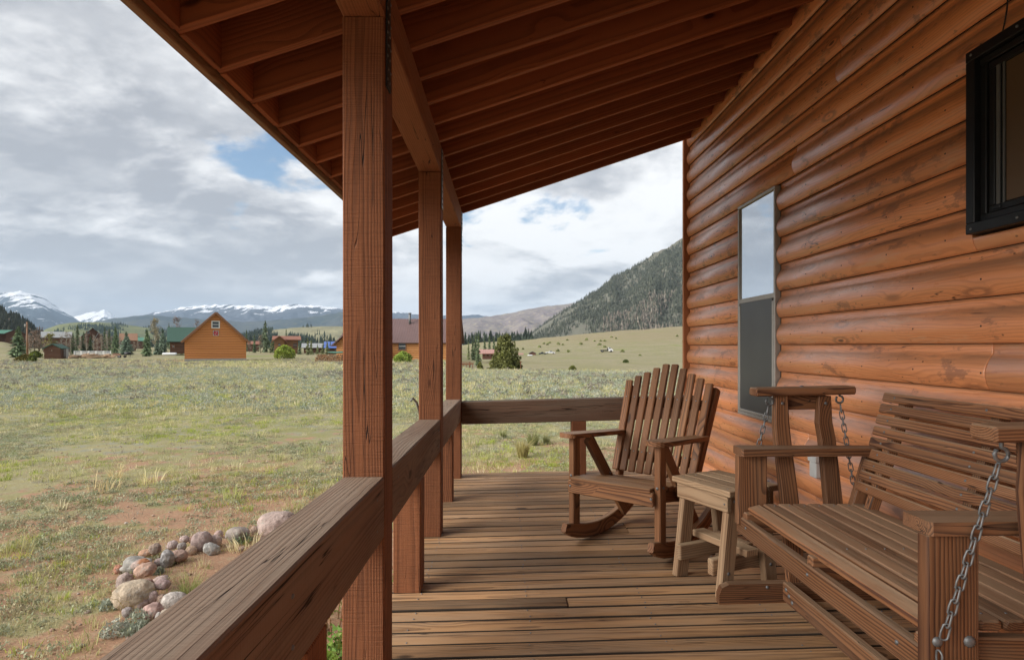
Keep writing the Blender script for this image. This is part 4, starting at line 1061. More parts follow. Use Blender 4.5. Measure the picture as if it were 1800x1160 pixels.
# leafless trees
def bare_tree(name, label, u, yt, yb, wpx, Y, mat, leafcol, nl, seed, size=.2):
    r = random.Random(seed); X, _, _ = px(u, yb, Y); z0 = float(zg(X, Y)); h = px(u, yt, Y)[2]-z0; w_ = wpx/F*Y/2
    t = thing(name, label, 'tree', (X, Y, z0), 'leafless trees around the houses'); mb = MB(); tips = []
    tr = MB(); tr.tube([(X, Y, z0-.1), (X+r.uniform(-.1, .1), Y, z0+h*.5), (X, Y, z0+h*.96)], .1, 6, taper=[h*.016, h*.011, h*.003]); tr.build('trunk', mat, t)
    for k in range(46):
        q = r.uniform(.2, .92); a = r.uniform(0, 6.28); L = w_*(1.15-q*.6)*r.uniform(.5, 1.1)
        b0_ = np.array((X, Y, z0+h*q)); b1_ = b0_+np.array((math.cos(a)*L, math.sin(a)*L, L*r.uniform(.5, 1.3)*.7)); b1_[2] = min(b1_[2], z0+h*1.02)
        mb.tube([b0_, (b0_+b1_)/2+np.array((0, 0, -.05*L)), b1_], .02, 4, taper=[h*.005, h*.0035, h*.0015])
        for j_ in range(3):
            c = b0_+(b1_-b0_)*r.uniform(.3, .9); dd = np.array((r.uniform(-1, 1), r.uniform(-1, 1), r.uniform(.2, 1.3)))*L*.4; mb.tube([c, c+dd], .01, 3, taper=[h*.0022, h*.001]); tips.append(c+dd*r.uniform(.3, 1))
    mb.build('crown', mat, t)
    if nl:
        tp = np.array(tips)-np.array((X, Y, z0))
        V, T, Cc = leafcloud(nl, lambda rg_, n: tp[rg_.integers(len(tp), size=n)]+rg_.normal(size=(n, 3))*h*.03, size, leafcol, seed+3); fastmesh('foliage', V, T, Cc, [M['leaf']], t)
for a_ in [('bare_tree', 'pinkish leafless tree right of the utility pole', 61, 578, 624, 26, 110, M['bark'], (.26, .19, .15), 500, 1, .14),
           ('bare_tree', 'yellowish budding tree behind the small shed', 88, 588, 622, 24, 125, M['palebark'], (.26, .24, .09), 900, 2, .16),
           ('aspen_tree', 'white stemmed aspen between shed and lattice panels', 117, 581, 622, 12, 120, M['palebark'], (.26, .2, .15), 250, 3, .12),
           ('aspen_tree', 'pale aspen behind the middle of the lattice panels', 152, 586, 620, 10, 140, M['palebark'], (.26, .2, .15), 200, 4, .12),
           ('aspen_tree', 'pale aspen before the gabled house right half', 178, 584, 620, 10, 140, M['palebark'], (.26, .2, .15), 200, 5, .12),
           ('aspen_tree', 'white stemmed aspen next to the twin topped spruce', 188, 580, 621, 9, 130, M['palebark'], (.26, .2, .15), 200, 6, .12),
           ('cottonwood_tree', 'tall tan budding cottonwood behind the spruces by the propane tank', 273, 560, 618, 20, 170, M['palebark'], (.29, .26, .17), 1100, 7, .22),
           ('bare_tree', 'leafless purple grey tree top above the green roof', 311, 558, 612, 20, 260, M['bark'], (.24, .19, .18), 500, 8, .3),
           ('bare_tree', 'leafless tree top just left of the barn gable', 346, 560, 612, 15, 260, M['bark'], (.24, .19, .18), 300, 9, .3),
           ('aspen_tree', 'white trunked aspen against the olive pine by the barn', 317, 595, 623, 7, 112, M['palebark'], (.3, .27, .2), 60, 10, .12),
           ('bare_tree', 'grey brown leafless tree left of the tall ragged pine', 458, 588, 620, 10, 148, M['bark'], (.24, .2, .15), 250, 11, .15),
           ('bare_tree', 'low leafless thicket right of the barn', 439, 600, 620, 8, 155, M['bark'], (.26, .2, .16), 200, 12, .15),
           *[('aspen_tree', 'pale leafless aspen in the thicket between the lattice panels and the houses', u_, yt_, 621, w_, Y_, M['palebark'], (.27, .21, .16), 220, 40+i_, .12) for i_, (u_, yt_, w_, Y_) in enumerate(((108, 588, 10, 132), (124, 586, 9, 128), (132, 592, 9, 150), (141, 590, 9, 150), (165, 588, 9, 150), (171, 592, 8, 128), (196, 590, 9, 150), (211, 592, 9, 160), (242, 598, 8, 190), (236, 600, 8, 190)))],
           *[('bare_tree', 'grey brown leafless tree in the thicket beside the utility pole', u_, yt_, 622, w_, Y_, M['bark'], (.27, .21, .16), 260, 60+i_, .14) for i_, (u_, yt_, w_, Y_) in enumerate(((53, 590, 12, 125), (68, 588, 13, 130), (78, 592, 12, 140)))]]: bare_tree(*a_)

# ------------------------------------------------------------------ buildings
M['wh'] = plain('white paint', (.72, .72, .7), .5, 0, .08, 3)
M['glass'] = plain('window glass', (.04, .05, .06), .08, 0, .1, 2, .6)
M['br_fascia'] = plain('brown fascia', (.24, .115, .06), .6)
M['concrete'] = plain('concrete', (.34, .33, .31), .9)
def house(name, label, u0, u1, Y, yb, ye, yr, ridge, depth, wall, roofm, over=.4, wins=(), trimm=None, cat='house', ustart=None, uend=None, hip=0., zb=None, rz=None, found=None):
    """ridge 'x': eave faces the porch, 'y': gable faces the porch; u0..u1 is the front wall"""
    if rz is None: rz = math.atan((886-(u0+u1)/2)/1000.)
    x0, x1 = at(u0, Y), at(u1, Y); xc = (x0+x1)/2; w_ = (x1-x0)/2*math.cos(rz); zbase = px(u0, yb, Y)[2] if zb is None else zb
    ze = px(u0, ye, Y)[2]-zbase; zr_ = px(u0, yr, Y)[2]-zbase
    t = thing(name, label, cat, (xc, Y, zbase))
    LOC[t.name] = np.zeros(3)
    mb = MB()
    if ridge == 'y':
        mb.prism([(-w_, -.3), (w_, -.3), (w_, ze), (0, zr_), (-w_, ze)], (0, depth/2, 0), (1, 0, 0), (0, 0, 1), depth)
    else:
        mb.prism([(0, -.3), (depth, -.3), (depth, ze), (depth/2, zr_-.05), (0, ze)], (0, 0, 0), (0, 1, 0), (0, 0, 1), 2*w_)
    wo = mb.build('wall', wall, t)
    rf = MB(); tk = .12
    if ridge == 'y':
        sl_ = (zr_-ze)/w_; ex = w_+over
        for sg in (-1, 1):
            a = np.array((sg*ex, 0, ze-over*sl_)); b_ = np.array((0, 0, zr_)); n = norm((sg*sl_, 0, 1)); c = (a+b_)/2+n*tk*.55
            rf.bar((c[0], -over, c[2]), (c[0], depth+over, c[2]), np.linalg.norm(b_-a), tk, n, .01)
    else:
        run = depth/2; sl_ = (zr_-ze)/run
        for sg, yy in ((-1, 0), (1, depth)):
            a = np.array((0, depth/2+sg*(run+over), ze-over*sl_)); b_ = np.array((0, depth/2, zr_)); n = norm((0, sg*sl_, 1)); c = (a+b_)/2+n*tk*.55
            rf.bar((-w_-over, c[1], c[2]), (w_+over, c[1], c[2]), np.linalg.norm(b_-a), tk, n, .01)
    ro = rf.build('roof', roofm, t)
    if trimm is not None and ridge == 'y':
        fm = MB()
        for sg in (-1, 1):
            ex = w_+over; a = np.array((sg*ex, -over-.02, ze-over*sl_-.02)); b_ = np.array((0, -over-.02, zr_-.02)); fm.bar(a, b_, .05, .24, (0, 0, 1), .01)
        fm.build('fascia', trimm, t)
    if found: mb = MB(); mb.box((-w_-.01, -.02, -.3), (w_+.01, .2, found)); mb.build('foundation', M['concrete'], t)
    for (cx, cy, ww, hh) in wins:       # photo columns / rows of the window centre, size in px
        X_ = (at(cx, Y)-xc)*math.cos(rz); Z_ = px(cx, cy, Y)[2]-zbase; a, b_ = ww/F*Y/2, hh/F*Y/2; fw = min(.12, a*.35)
        f = MB(); barframe2(f, X_-a, X_+a, Z_-b_, Z_+b_, -.06, .02, fw); fo = f.build('window', M['wh'] if trimm is not None else M['br_fascia'], t)
        p = MB(); p.box((X_-a+fw, -.02, Z_-b_+fw), (X_+a-fw, .01, Z_+b_-fw)); p.box((X_-a+fw, -.04, Z_-.03), (X_+a-fw, -.021, Z_+.03), mat=1); p.build('pane', [M['glass'], M['wh']], fo)
    t.rotation_euler[2] = rz
    return t, xc, zbase
def barframe2(mb, x0, x1, z0, z1, y0, y1, w_):
    mb.box((x0, y0, z0), (x1, y1, z0+w_)); mb.box((x0, y0, z1-w_), (x1, y1, z1)); mb.box((x0, y0+.002, z0+w_), (x0+w_, y1, z1-w_), ax=2); mb.box((x1-w_, y0+.002, z0+w_), (x1, y1, z1-w_), ax=2)
S_or = siding('orange barn siding', (.66, .28, .10), (.52, .195, .06), .215)
S_log = siding('orange log wall', (.62, .30, .11), (.46, .19, .065), .28)
S_br = siding('brown wall', (.17, .085, .05), (.10, .05, .033), .3)
S_rb = siding('red brown wall', (.20, .10, .07), (.14, .065, .045), .3)
S_tan = siding('tan wall', (.34, .19, .09), (.24, .12, .06), .3)
R_gr = plain('green shingle', (.045, .10, .075), .8, 0, .25, 3); R_gm = metalroof('green metal', (.07, .22, .15), 0, .5)
R_bm = metalroof('brown metal', (.16, .10, .095), 0, .32); R_gy = metalroof('grey metal', (.30, .31, .31), 0, .5); R_rd = plain('rust shingle', (.26, .11, .07), .8, 0, .25, 2)
R_or = plain('orange shingle', (.27, .15, .09), .8, 0, .2, 2); R_bl = plain('blue tarp roof', (.06, .13, .42), .5, 0, .15, 2); R_pk = metalroof('faded red metal', (.42, .21, .17), 0, .5); R_dk = plain('dark shingle', (.12, .12, .125), .8, 0, .2, 2)
M['foil'] = S_br
barn, bx, bz = house('barn', 'orange board sided barn with a small white gable window and a red quilt square', 325.5, 434, 72., 632, 597, 549.5, 'y', 9., S_or, R_dk, .35, [(379, 570.5, 13, 13)], M['br_fascia'], 'barn', found=.12)
q = MB(); X_ = (at(379.5, 72)-bx)*.89; Z_ = px(379, 585.5, 72)[2]-bz; a = .33; st = 2*a/9
for i in range(9):
    for j_ in range(9):
        cx_, cz_ = i-4, j_-4; rr_ = max(abs(cx_), abs(cz_)); dd = abs(cx_)+abs(cz_)
        mt_ = (0 if (i+j_) % 2 else 1) if rr_ == 4 else (2 if dd <= 5 and not (dd < 3 and (cx_*cz_ > 0)) else 1 if rr_ == 3 else 0)
        q.box((X_-a+i*st, -.04, Z_-a+j_*st), (X_-a+(i+1)*st, -.002, Z_-a+(j_+1)*st), ch=.0005, mat=mt_)
q.build('quilt_square', [M['wh'], plain('sign black', (.03, .02, .025), .5), plain('sign red', (.42, .03, .05), .5)], barn)
hm, hx, hz_ = house('house', 'long orange log house with a brown metal roof behind the porch posts', 601, 803, 73., 632.5, 600.5, 559, 'x', 9., S_log, R_bm, .35, [(707, 608.5, 15, 15), (655, 609, 14, 14), (770, 609, 14, 14)], None, rz=0.)
mb = MB(); mb.prism([(-2.6, -.2), (2.6, -.2), (2.6, 2.1), (0, 4.4), (-2.6, 2.1)], (-4.9, -.6, 0), (1, 0, 0), (0, 0, 1), 2.4); mb.build('cross_gable', S_log, hm)
mb = MB()
for sg in (-1, 1):
    a = np.array((-4.9+sg*3.1, 0, 1.72)); b_ = np.array((-4.9, 0, 4.42)); n = norm((sg*.88, 0, 1)); c = (a+b_)/2+n*.08; mb.bar((c[0], -2.3, c[2]), (c[0], 3.4, c[2]), np.linalg.norm(b_-a), .12, n, .01)
mb.build('gable_roof', R_bm, hm)
mb = MB(); cx_ = at(719.5, 76)-hx; mb.tube([(cx_, 3.4, 4.6), (cx_, 3.4, 6.15)], .16, 10); mb.tube([(cx_, 3.4, 6.1), (cx_, 3.4, 6.2)], .24, 10); mb.build('stove_pipe', M['zinc'], hm)
mb = MB(); mb.bar((at(690, 74)-hx-1.5, 5.6, 5.25), (at(727, 74)-hx, 5.6, 5.25), 2.2, .1, (0, -.25, 1), .01); mb.build('upper_roof', R_bm, hm)
house('house', 'brown house with a dark green shingle roof half hidden behind the barn', 299, 352, 108., 619, 599, 575, 'x', 10., S_br, R_gr, .5, [(305, 609, 4, 6)], None)
house('house', 'two storey brown house with green metal roofs at the left edge', -26, 31, 205., 603, 586, 580, 'x', 10., S_br, R_gm, .6, [(12, 597, 5, 4), (-5, 590, 4, 4)], None)
house('house', 'gabled brown wing beside the green roofed house at the left edge', 10, 45, 203., 603, 586, 579, 'y', 7., S_br, R_dk, .6, [(22, 595, 5, 4)], None)
house('house', 'brown house with a wide pale grey metal roof behind the shed', 76, 124, 172., 618, 593, 583, 'x', 12., S_rb, R_gy, .6, [(100, 601, 5, 5)], None)
house('house', 'dark brown house with twin grey gables among the spruces', 143, 183, 195., 617, 592, 577, 'y', 10., S_br, R_dk, .7, [(155, 585, 6, 5), (163, 600, 6, 6)], None)
house('house', 'dark gabled annexe right of the twin gabled house', 166, 182, 190., 617, 597, 584, 'y', 8., S_rb, R_gy, .6, [], None)
house('house', 'house with an orange shingle roof behind the wide blue spruce', 213, 239, 210., 616, 598, 586, 'x', 12., S_rb, R_or, .6, [(232, 606, 4, 4)], None)
house('house', 'low house with a pale green roof far beyond the spruces', 232, 255, 320., 612, 599, 593, 'x', 12., S_br, R_gm, .6, [(245, 604, 3, 3)], None)
house('house', 'small brown house between the barn and the tall ragged pine', 431, 456, 190., 617, 605, 600, 'x', 10., S_rb, R_rd, .6, [(440, 611, 4, 4)], None)
house('house', 'tan house with a wide rust red roof behind the bright green bush', 484, 524, 135., 621, 597, 591, 'x', 9., S_tan, R_rd, .7, [(517, 607, 3, 9), (520.5, 607, 3, 9)], None)
house('house', 'tall tan gable at the left of the rust red roof', 482, 500, 133., 621, 598, 591, 'y', 5., S_tan, R_rd, .6, [(491, 606, 5, 6)], None)
house('house', 'long low house with a grey metal roof right of the rust red roofed house', 534, 568, 150., 620, 611, 604, 'x', 11., S_br, R_gy, .6, [(540, 615, 4, 4)], None)
house('house', 'brown house under a bright blue roof above the firewood', 574, 612, 128., 622, 611, 601, 'x', 9., S_br, R_bl, .6, [(590, 615, 4, 4), (598, 615, 3, 4)], None)
house('ranch_house', 'low dark red ranch house with a faded red roof beside the big juniper', 848, 884, 118., 629, 621, 615.3, 'x', 8., S_rb, R_pk, .8, [(854, 624.5, 4, 3), (861, 624.5, 4, 3), (868, 624.5, 4, 3)], None)
# small shed turned a little so its side shows
sh, sx0, sz0 = house('shed', 'small brown garden shed with a green roof behind the meadow', 77, 107, 82., 629.8, 612.5, 605.5, 'y', 3.4, S_br, R_gr, .15, [(91, 616, 2, 2)], None, 'shed')
sh.rotation_euler[2] = Rad(22)
mb = MB()
for yy in (.4, 1.1, 2.3, 2.9): mb.box((1.24, yy, .25), (1.27, yy+.12, 1.3), ax=2)
mb.box((1.235, 1.3, 0), (1.27, 2.2, 1.36), ax=2); mb.build('door', M['concrete'], sh)
house('shed', 'small pinkish red shed left of the dark red barn', 908.2, 918.8, 215., 628.6, 623, 621.4, 'x', 3.5, S_rb, R_pk, .3, [(913, 625.5, 1.6, 2)], None, 'shed')
house('barn', 'small dark red barn with a peaked gable on the far field', 930, 942, 212., 627.3, 621, 618.3, 'y', 4., S_rb, R_dk, .3, [], None, 'barn')

# ------------------------------------------------------------------ things about the yards
Yp = 88.; X, _, _ = px(48.3, 628, Yp); z0 = float(zg(X, Yp))
t = thing('utility_pole', 'brown wooden utility pole rising from the shrub at the left', 'utility pole', (X, Yp, z0))
mb = MB(); mb.tube([(X, Yp, z0-.2), (X-.08, Yp, px(47.3, 566, Yp)[2])], .13, 10, taper=[.15, .11]); mb.build('pole', wood('pole wood', (.30, .17, .10), (.2, .11, .065), freq=60), t)
mb = MB(); mb.tube([(X-.24, Yp-.1, z0+4.7), (X-.24, Yp-.1, z0+5.15)], .13, 8); mb.box((X-.2, Yp-.04, z0+4.9), (X-.05, Yp+.04, z0+4.97)); mb.build('transformer', M['concrete'], t)
for (u_, yt_, Yq, lab) in ((69.4, 573, 190., 'thin distant utility pole above the pale grey roof'), (74.5, 575, 230., 'farthest thin utility pole above the pale grey roof')):
    X, _, _ = px(u_, 618, Yq); z0 = float(zg(X, Yq)); t = thing('utility_pole', lab, 'utility pole', (X, Yq, z0)); zt = px(u_, yt_, Yq)[2]
    mb = MB(); mb.tube([(X, Yq, z0-.2), (X, Yq, zt)], .12, 6, taper=[.15, .1]); mb.build('pole', M['bark'], t); mb = MB(); mb.bar((X-.9, Yq, zt-.5), (X+.9, Yq, zt-.5), .1, .1); mb.build('crossarm', M['bark'], t)
Yq = 86.; X, _, _ = px(59, 627, Yq); z0 = float(zg(X, Yq)); t = thing('meter_box', 'small pale meter box on a post right of the utility pole', 'meter box', (X, Yq, z0))
mb = MB(); mb.bar((X, Yq, z0-.1), (X, Yq, z0+.3), .08, .08, (0, 1, 0)); mb.build('post', M['wh'], t); mb = MB(); mb.box((X-.13, Yq-.1, z0+.25), (X+.13, Yq+.1, z0+.62), ch=.02); mb.build('box', plain('pale box', (.5, .52, .56), .5), t)
# white lattice panels
Yl = 95.
for i in range(5):
    u0_ = 130+i*13.1; xa, xb = at(u0_, Yl), at(u0_+12.6, Yl); z0 = float(zg(xa, Yl)); zt = px(u0_, 616.7, Yl)[2]; zb_ = px(u0_, 625.5, Yl)[2]
    t = thing('lattice_panel', ['leftmost white lattice panel standing behind the stacked wood', 'second white lattice panel from the left', 'middle white lattice panel of the row of five', 'second white lattice panel from the right', 'rightmost white lattice panel beside the twin topped spruce'][i], 'panel', ((xa+xb)/2, Yl, z0), 'white lattice panels')
    for xx in (xa+.04, xb-.04): mb = MB(); mb.bar((xx, Yl, z0-.1), (xx, Yl, zt), .09, .09, (0, 1, 0)); mb.build('post', M['wh'], t)
    mb = MB()
    for k in range(7): xx = xa+.09+(xb-xa-.18)*(k+.5)/7; mb.bar((xx, Yl, zb_+.05), (xx, Yl, zt-.05), .05, .02, (0, 1, 0), .002)
    for zz in (zb_+.05, zt-.05, (zb_+zt)/2): mb.bar((xa+.09, Yl-.03, zz), (xb-.09, Yl-.03, zz), .02, .06, ch=.002)
    mb.build('lattice', plain('white slat', (.55, .57, .62), .6, 0, .1), t)
# wood and scrap heap
rs = random.Random(3)
mb = MB(); Yl = 88.; X0 = at(160, Yl); z0 = float(zg(X0, Yl))
for k in range(70):
    xx = at(rs.uniform(122, 197), Yl)+0; yy = Yl+rs.uniform(-1.5, 1.5); zz = z0+.1+abs(rs.gauss(0, .2)); a = rs.uniform(-.5, .5); L = rs.uniform(.5, 1.6)
    mb.bar((xx-L/2, yy, zz), (xx+L/2*math.cos(a), yy+L/2*math.sin(a), zz+rs.uniform(-.1, .25)), rs.uniform(.06, .3), rs.uniform(.05, .3), tint=rs.uniform(.5, 1.5))
o = mb.build('lumber_heap', [wood('scrap wood', (.42, .30, .20), (.26, .17, .11), freq=40)]); tag(o, 'untidy heap of boards and scrap wood below the lattice panels', 'wood heap')
def wheels(mb_t, X, Y, z0, xs, r_, w_=.22, wy=.8, par=None):
    for xx in xs:
        for sg in (-1, 1):
            m_ = MB(); yy = Y+sg*wy; pts = [(X+xx, yy-w_/2, z0+r_), (X+xx, yy+w_/2, z0+r_)]; m_.tube(pts, r_, 14); m_.tube([(X+xx, yy-w_/2-.01, z0+r_), (X+xx, yy+w_/2+.01, z0+r_)], r_*.55, 12, mat=1)
            m_.build('wheel', [M['tyre'], M['zinc']], par)
M['tyre'] = plain('rubber', (.02, .02, .02), .8)
Yt = 92.; X, _, _ = px(209.5, 628, Yt); z0 = float(zg(X, Yt)); t = thing('trailer', 'rusty brown flat trailer with sideboards below the wide blue spruce', 'trailer', (X, Yt, z0))
mb = MB(); mb.box((X-.62, Yt-.6, z0+.3), (X+.62, Yt+.6, z0+.36))
for k in range(3): mb.bar((X-.62, Yt-.6, z0+.43+.12*k), (X+.62, Yt-.6, z0+.43+.12*k), .03, .1)
mb.build('bed', wood('rusty boards', (.22, .11, .075), (.14, .07, .05), freq=40), t); wheels(None, X, Yt, z0, (-.5, .5), .2, .12, .62, t)
Yt = 96.; X, _, _ = px(224.5, 626, Yt); z0 = float(zg(X, Yt)); t = thing('barbecue_grill', 'small dark grill on legs right of the rusty trailer', 'grill', (X, Yt, z0))
mb = MB(); mb.tube([(X-.45, Yt, z0+.62), (X+.45, Yt, z0+.62)], .25, 12); mb.build('drum', M['blacksteel'], t); mb = MB()
for xx in (-.35, .35):
    for yy in (-.2, .2): mb.bar((X+xx, Yt+yy, z0-.05), (X+xx, Yt+yy, z0+.5), .05, .05, (0, 1, 0))
mb.build('legs', M['blacksteel'], t)
def tank(u0, u1, yb, yt, Y, label, col=(.68, .70, .73)):
    x0, x1 = at(u0, Y), at(u1, Y); zb_ = float(zg((x0+x1)/2, Y)); r_ = (yb-yt)/F*Y/2*.93; zc_ = px(u0, (yb+yt)/2, Y)[2]; zc_ = max(zc_, zb_+r_)
    t = thing('propane_tank', label, 'propane tank', ((x0+x1)/2, Y, zb_)); mb = MB(); n = 6; path = []; tp = []
    for k in range(n+1): a = math.pi/2*k/n; path.append((x0+r_*(1-math.sin(a)), Y, zc_)); tp.append(max(.01, r_*math.sin(a)) if 0 else max(.01, r_*math.sqrt(max(0, 1-math.cos(math.pi/2-a)**2)) if 0 else max(.01, r_*math.sin(a))))
    path = [(x0+r_*.8*(1-math.cos(math.pi/2*k/n)), Y, zc_) for k in range(n+1)]; tp = [max(.01, r_*math.sin(math.pi/2*k/n)) for k in range(n+1)]
    path += [(x1-p[0]+x0, Y, zc_) for p in path[::-1]]; tp += tp[::-1]
    mb.tube(path, r_, 18, taper=tp); mb.build('tank_body', plain('tank paint', col, .4, 0, .08), t)
    mb = MB(); xm = (x0+x1)/2; mb.tube([(xm, Y, zc_+r_*.9), (xm, Y, zc_+r_*1.25)], r_*.25, 10); mb.build('valve_cap', M['wh'], t)
    for xx in (x0+(x1-x0)*.22, x0+(x1-x0)*.78): mb = MB(); mb.box((xx-.1, Y-r_*.7, zb_-.1), (xx+.1, Y+r_*.7, zc_-r_*.6)); mb.build('foot', M['concrete'], t)
tank(285.5, 311, 624.8, 620, 106., 'white propane tank lying in front of the green roofed house')
tank(927.3, 936.2, 628.2, 625.6, 200., 'small white propane tank beside the dark red barn')
# firewood
Yw = 68.; xa, xb = at(554.5, Yw), at(603.5, Yw); z0 = float(zg((xa+xb)/2, Yw)); t = thing('firewood_stack', 'long stack of split firewood below the blue roofed house', 'firewood', ((xa+xb)/2, Yw, z0))
mb = MB(); rs = random.Random(8); zt = px(570, 622, Yw)[2]-z0; n = int((xb-xa)/.125)
for i in range(n):
    for k in range(int(zt/.115)):
        xx = xa+.06+i*.125+rs.uniform(-.03, .03); zz = z0+.05+k*.115+rs.uniform(-.02, .02); r_ = rs.uniform(.045, .075)
        if (k > zt/.115-2 and rs.random() < .3) or (i < 2 and k > 4 and rs.random() < .5): continue
        m_ = 1 if rs.random() < .72 else 0
        mb.tube([(xx, Yw-.2+rs.uniform(-.05, .05), zz), (xx+rs.uniform(-.02, .02), Yw+.2, zz)], r_, rs.choice((3, 4, 5)), mat=0); b_ = len(mb.M); mb.M[-2] = 1
mb.build('logs', [plain('log bark', (.16, .11, .08), .9, 0, .4, 5), plain('split wood', (.40, .22, .11), .8, 0, .35, 9)], t)
Xc = at(591, Yw); zc_ = px(591, 621, Yw)[2]; t = thing('canoe', 'upturned green canoe lying on top of the firewood stack', 'canoe', (Xc, Yw+.1, zc_))
mb = MB(); L = 2.0; path = [(Xc-L/2+L*k/12, Yw+.1, zc_+.10+.04*abs(k-6)/6) for k in range(13)]; mb.sweep(path, (0, 1, 0), .5, .2, hs=[.06, .13, .17, .2, .2, .2, .2, .2, .2, .2, .17, .13, .06], ch=.09); mb.build('hull', plain('green canoe', (.10, .24, .19), .45), t)
# picnic table and rail
Yt = 66.; X, _, _ = px(818, 632, Yt); z0 = float(zg(X, Yt)); t = thing('picnic_table', 'brown picnic table behind the corner post', 'picnic table', (X, Yt, z0))
mb = MB(); mb.box((X-.9, Yt-.35, z0+.72), (X+.7, Yt+.35, z0+.77)); mb.build('tabletop', M['br_fascia'], t)
for sg in (-1, 1):
    mb = MB(); mb.box((X-.9, Yt+sg*.75-.13, z0+.42), (X+.7, Yt+sg*.75+.13, z0+.46)); mb.build('bench_seat', M['br_fascia'], t)
for xx in (-.7, .5):
    for sg in (-1, 1): mb = MB(); mb.bar((X+xx, Yt+sg*.75, z0-.02), (X+xx, Yt+sg*.2, z0+.72), .06, .1, (1, 0, 0)); mb.build('leg', M['br_fascia'], t)
Yt = 62.; X, _, _ = px(815, 635, Yt); z0 = float(zg(X, Yt)); t = thing('low_fence', 'low brown rail on short posts right of the corner post', 'fence', (X, Yt, z0))
x1 = at(832.5, Yt); mb = MB(); mb.box((X-.6, Yt-.05, z0+.42), (x1, Yt+.05, z0+.55)); mb.build('rail', M['br_fascia'], t)
for k in range(5): xx = X-.4+(x1-X+.3)*k/4; mb = MB(); mb.bar((xx, Yt, z0-.05), (xx, Yt, z0+.42), .08, .08, (0, 1, 0)); mb.build('post', M['br_fascia'], t)
Yt = 50.; X, _, _ = px(915.2, 642, Yt); z0 = float(zg(X, Yt)); t = thing('marker_post', 'short wooden post with a crossbar on the sage crest', 'post', (X, Yt, z0)); mb = MB(); zt = px(915, 635, Yt)[2]
mb.bar((X, Yt, z0-.1), (X, Yt, zt), .05, .05, (0, 1, 0)); mb.bar((X-.12, Yt-.03, zt-.03), (X+.1, Yt-.03, zt-.03), .02, .05); mb.build('post', M['br_fascia'], t)
# vehicles
def pickup(label, u0, u1, Y, col, kind='pickup', flip=1):
    x0, x1 = at(u0, Y), at(u1, Y); L = x1-x0; X = (x0+x1)/2; z0 = float(zg(X, Y)); s_ = L/5.6
    t = thing({'pickup': 'pickup_truck', 'flatbed': 'flatbed_truck'}[kind], label, 'truck', (X, Y, z0)); f = flip
    pt = plain(kind+' paint', col, .3, 0, .05, 1)
    def pr(name, out, wid, mat, par=t, dy=0.):
        mb = MB(); mb.prism([(f*a*s_, b_*s_) for a, b_ in (out if f > 0 else out[::-1])], (X, Y+dy, z0), (1, 0, 0), (0, 0, 1), wid*s_); return mb.build(name, mat, par)
    if kind == 'pickup':
        b_ = pr('body', [(-2.8, .45), (2.75, .42), (2.8, .7), (2.7, 1.05), (1.5, 1.15), (.75, 1.78), (-.55, 1.8), (-.7, 1.15), (-2.8, 1.12)], 1.9, pt)
        pr('side_window', [(1.3, 1.18), (.7, 1.7), (-.45, 1.72), (-.5, 1.18)], 1.93, M['glass']); pr('bumper', [(2.74, .42), (2.92, .42), (2.92, .66), (2.74, .66)], 1.8, M['zinc'])
        pr('headlight', [(2.68, .8), (2.83, .8), (2.8, .98), (2.66, .98)], 1.7, M['wh'])
        wheels(None, X, Y, z0, (-1.75*s_*f, 1.8*s_*f), .40*s_, .26*s_, .82*s_, t)
    else:
        pr('cab', [(.7, .5), (2.75, .5), (2.85, .8), (2.6, 1.35), (2.1, 1.5), (1.7, 2.05), (.85, 2.1), (.7, 1.2)], 1.9, pt)
        pr('side_window', [(1.95, 1.5), (1.62, 1.95), (.95, 1.98), (.95, 1.5)], 1.93, M['glass']); pr('flat_bed', [(-2.8, .85), (.65, .85), (.65, 1.0), (-2.8, 1.0)], 2.1, M['blacksteel']); pr('headboard', [(.5, 1.0), (.62, 1.0), (.62, 1.9), (.5, 1.9)], 1.9, M['blacksteel'])
        pr('chassis', [(-2.6, .5), (.7, .5), (.7, .84), (-2.6, .84)], .9, M['blacksteel']); wheels(None, X, Y, z0, (-1.9*s_*f, 1.95*s_*f), .45*s_, .28*s_, .82*s_, t)
pickup('black pickup truck parked beside the white one on the far field', 946.5, 960.5, 218., (.03, .035, .045), flip=-1)
pickup('white pickup truck parked right of the black one', 959, 975.5, 224., (.75, .76, .78), flip=1)
pickup('truck with a white cab and an empty black flatbed on the far field', 1055, 1077, 232., (.75, .76, .78), 'flatbed', 1)

# ------------------------------------------------------------------ rocks of the border
M['rock'] = vcol('granite', .9, 0, .5, 34., .15, .9, (.40, .37, .33)); M['lichen'] = vcol('lichen rock', .9, 0, .45, 18., .2, .7, (.42, .43, .36))
def ico(sub=3):
    import bmesh
    bm = bmesh.new(); bmesh.ops.create_icosphere(bm, subdivisions=sub, radius=1.); V = np.array([v.co[:] for v in bm.verts]); T = np.array([[v.index for v in f.verts] for f in bm.faces]); bm.free(); return V, T
ICO = ico(4); ICO2 = ico(2)
def rockshape(sx_, sy_, sz_, seed, rough=.12, ang=.0, base=ICO):
    V = base[0].copy(); off = Vector((seed*3.7, seed*1.3, seed*2.1)); out = []
    for v in V:
        n = mnoise.noise(Vector(v)*1.1+off)*rough*2+mnoise.noise(Vector(v)*2.9+off)*rough*.6+mnoise.noise(Vector(v)*7+off)*rough*.2
        k = 1+n
        if ang: k = min(k, 1-ang+.25*abs(mnoise.noise(Vector(v)*1.6-off)))
        out.append(v*k)
    V = np.array(out); V = np.sign(V)*np.abs(V)**.92
    return V*np.array((sx_, sy_, sz_))
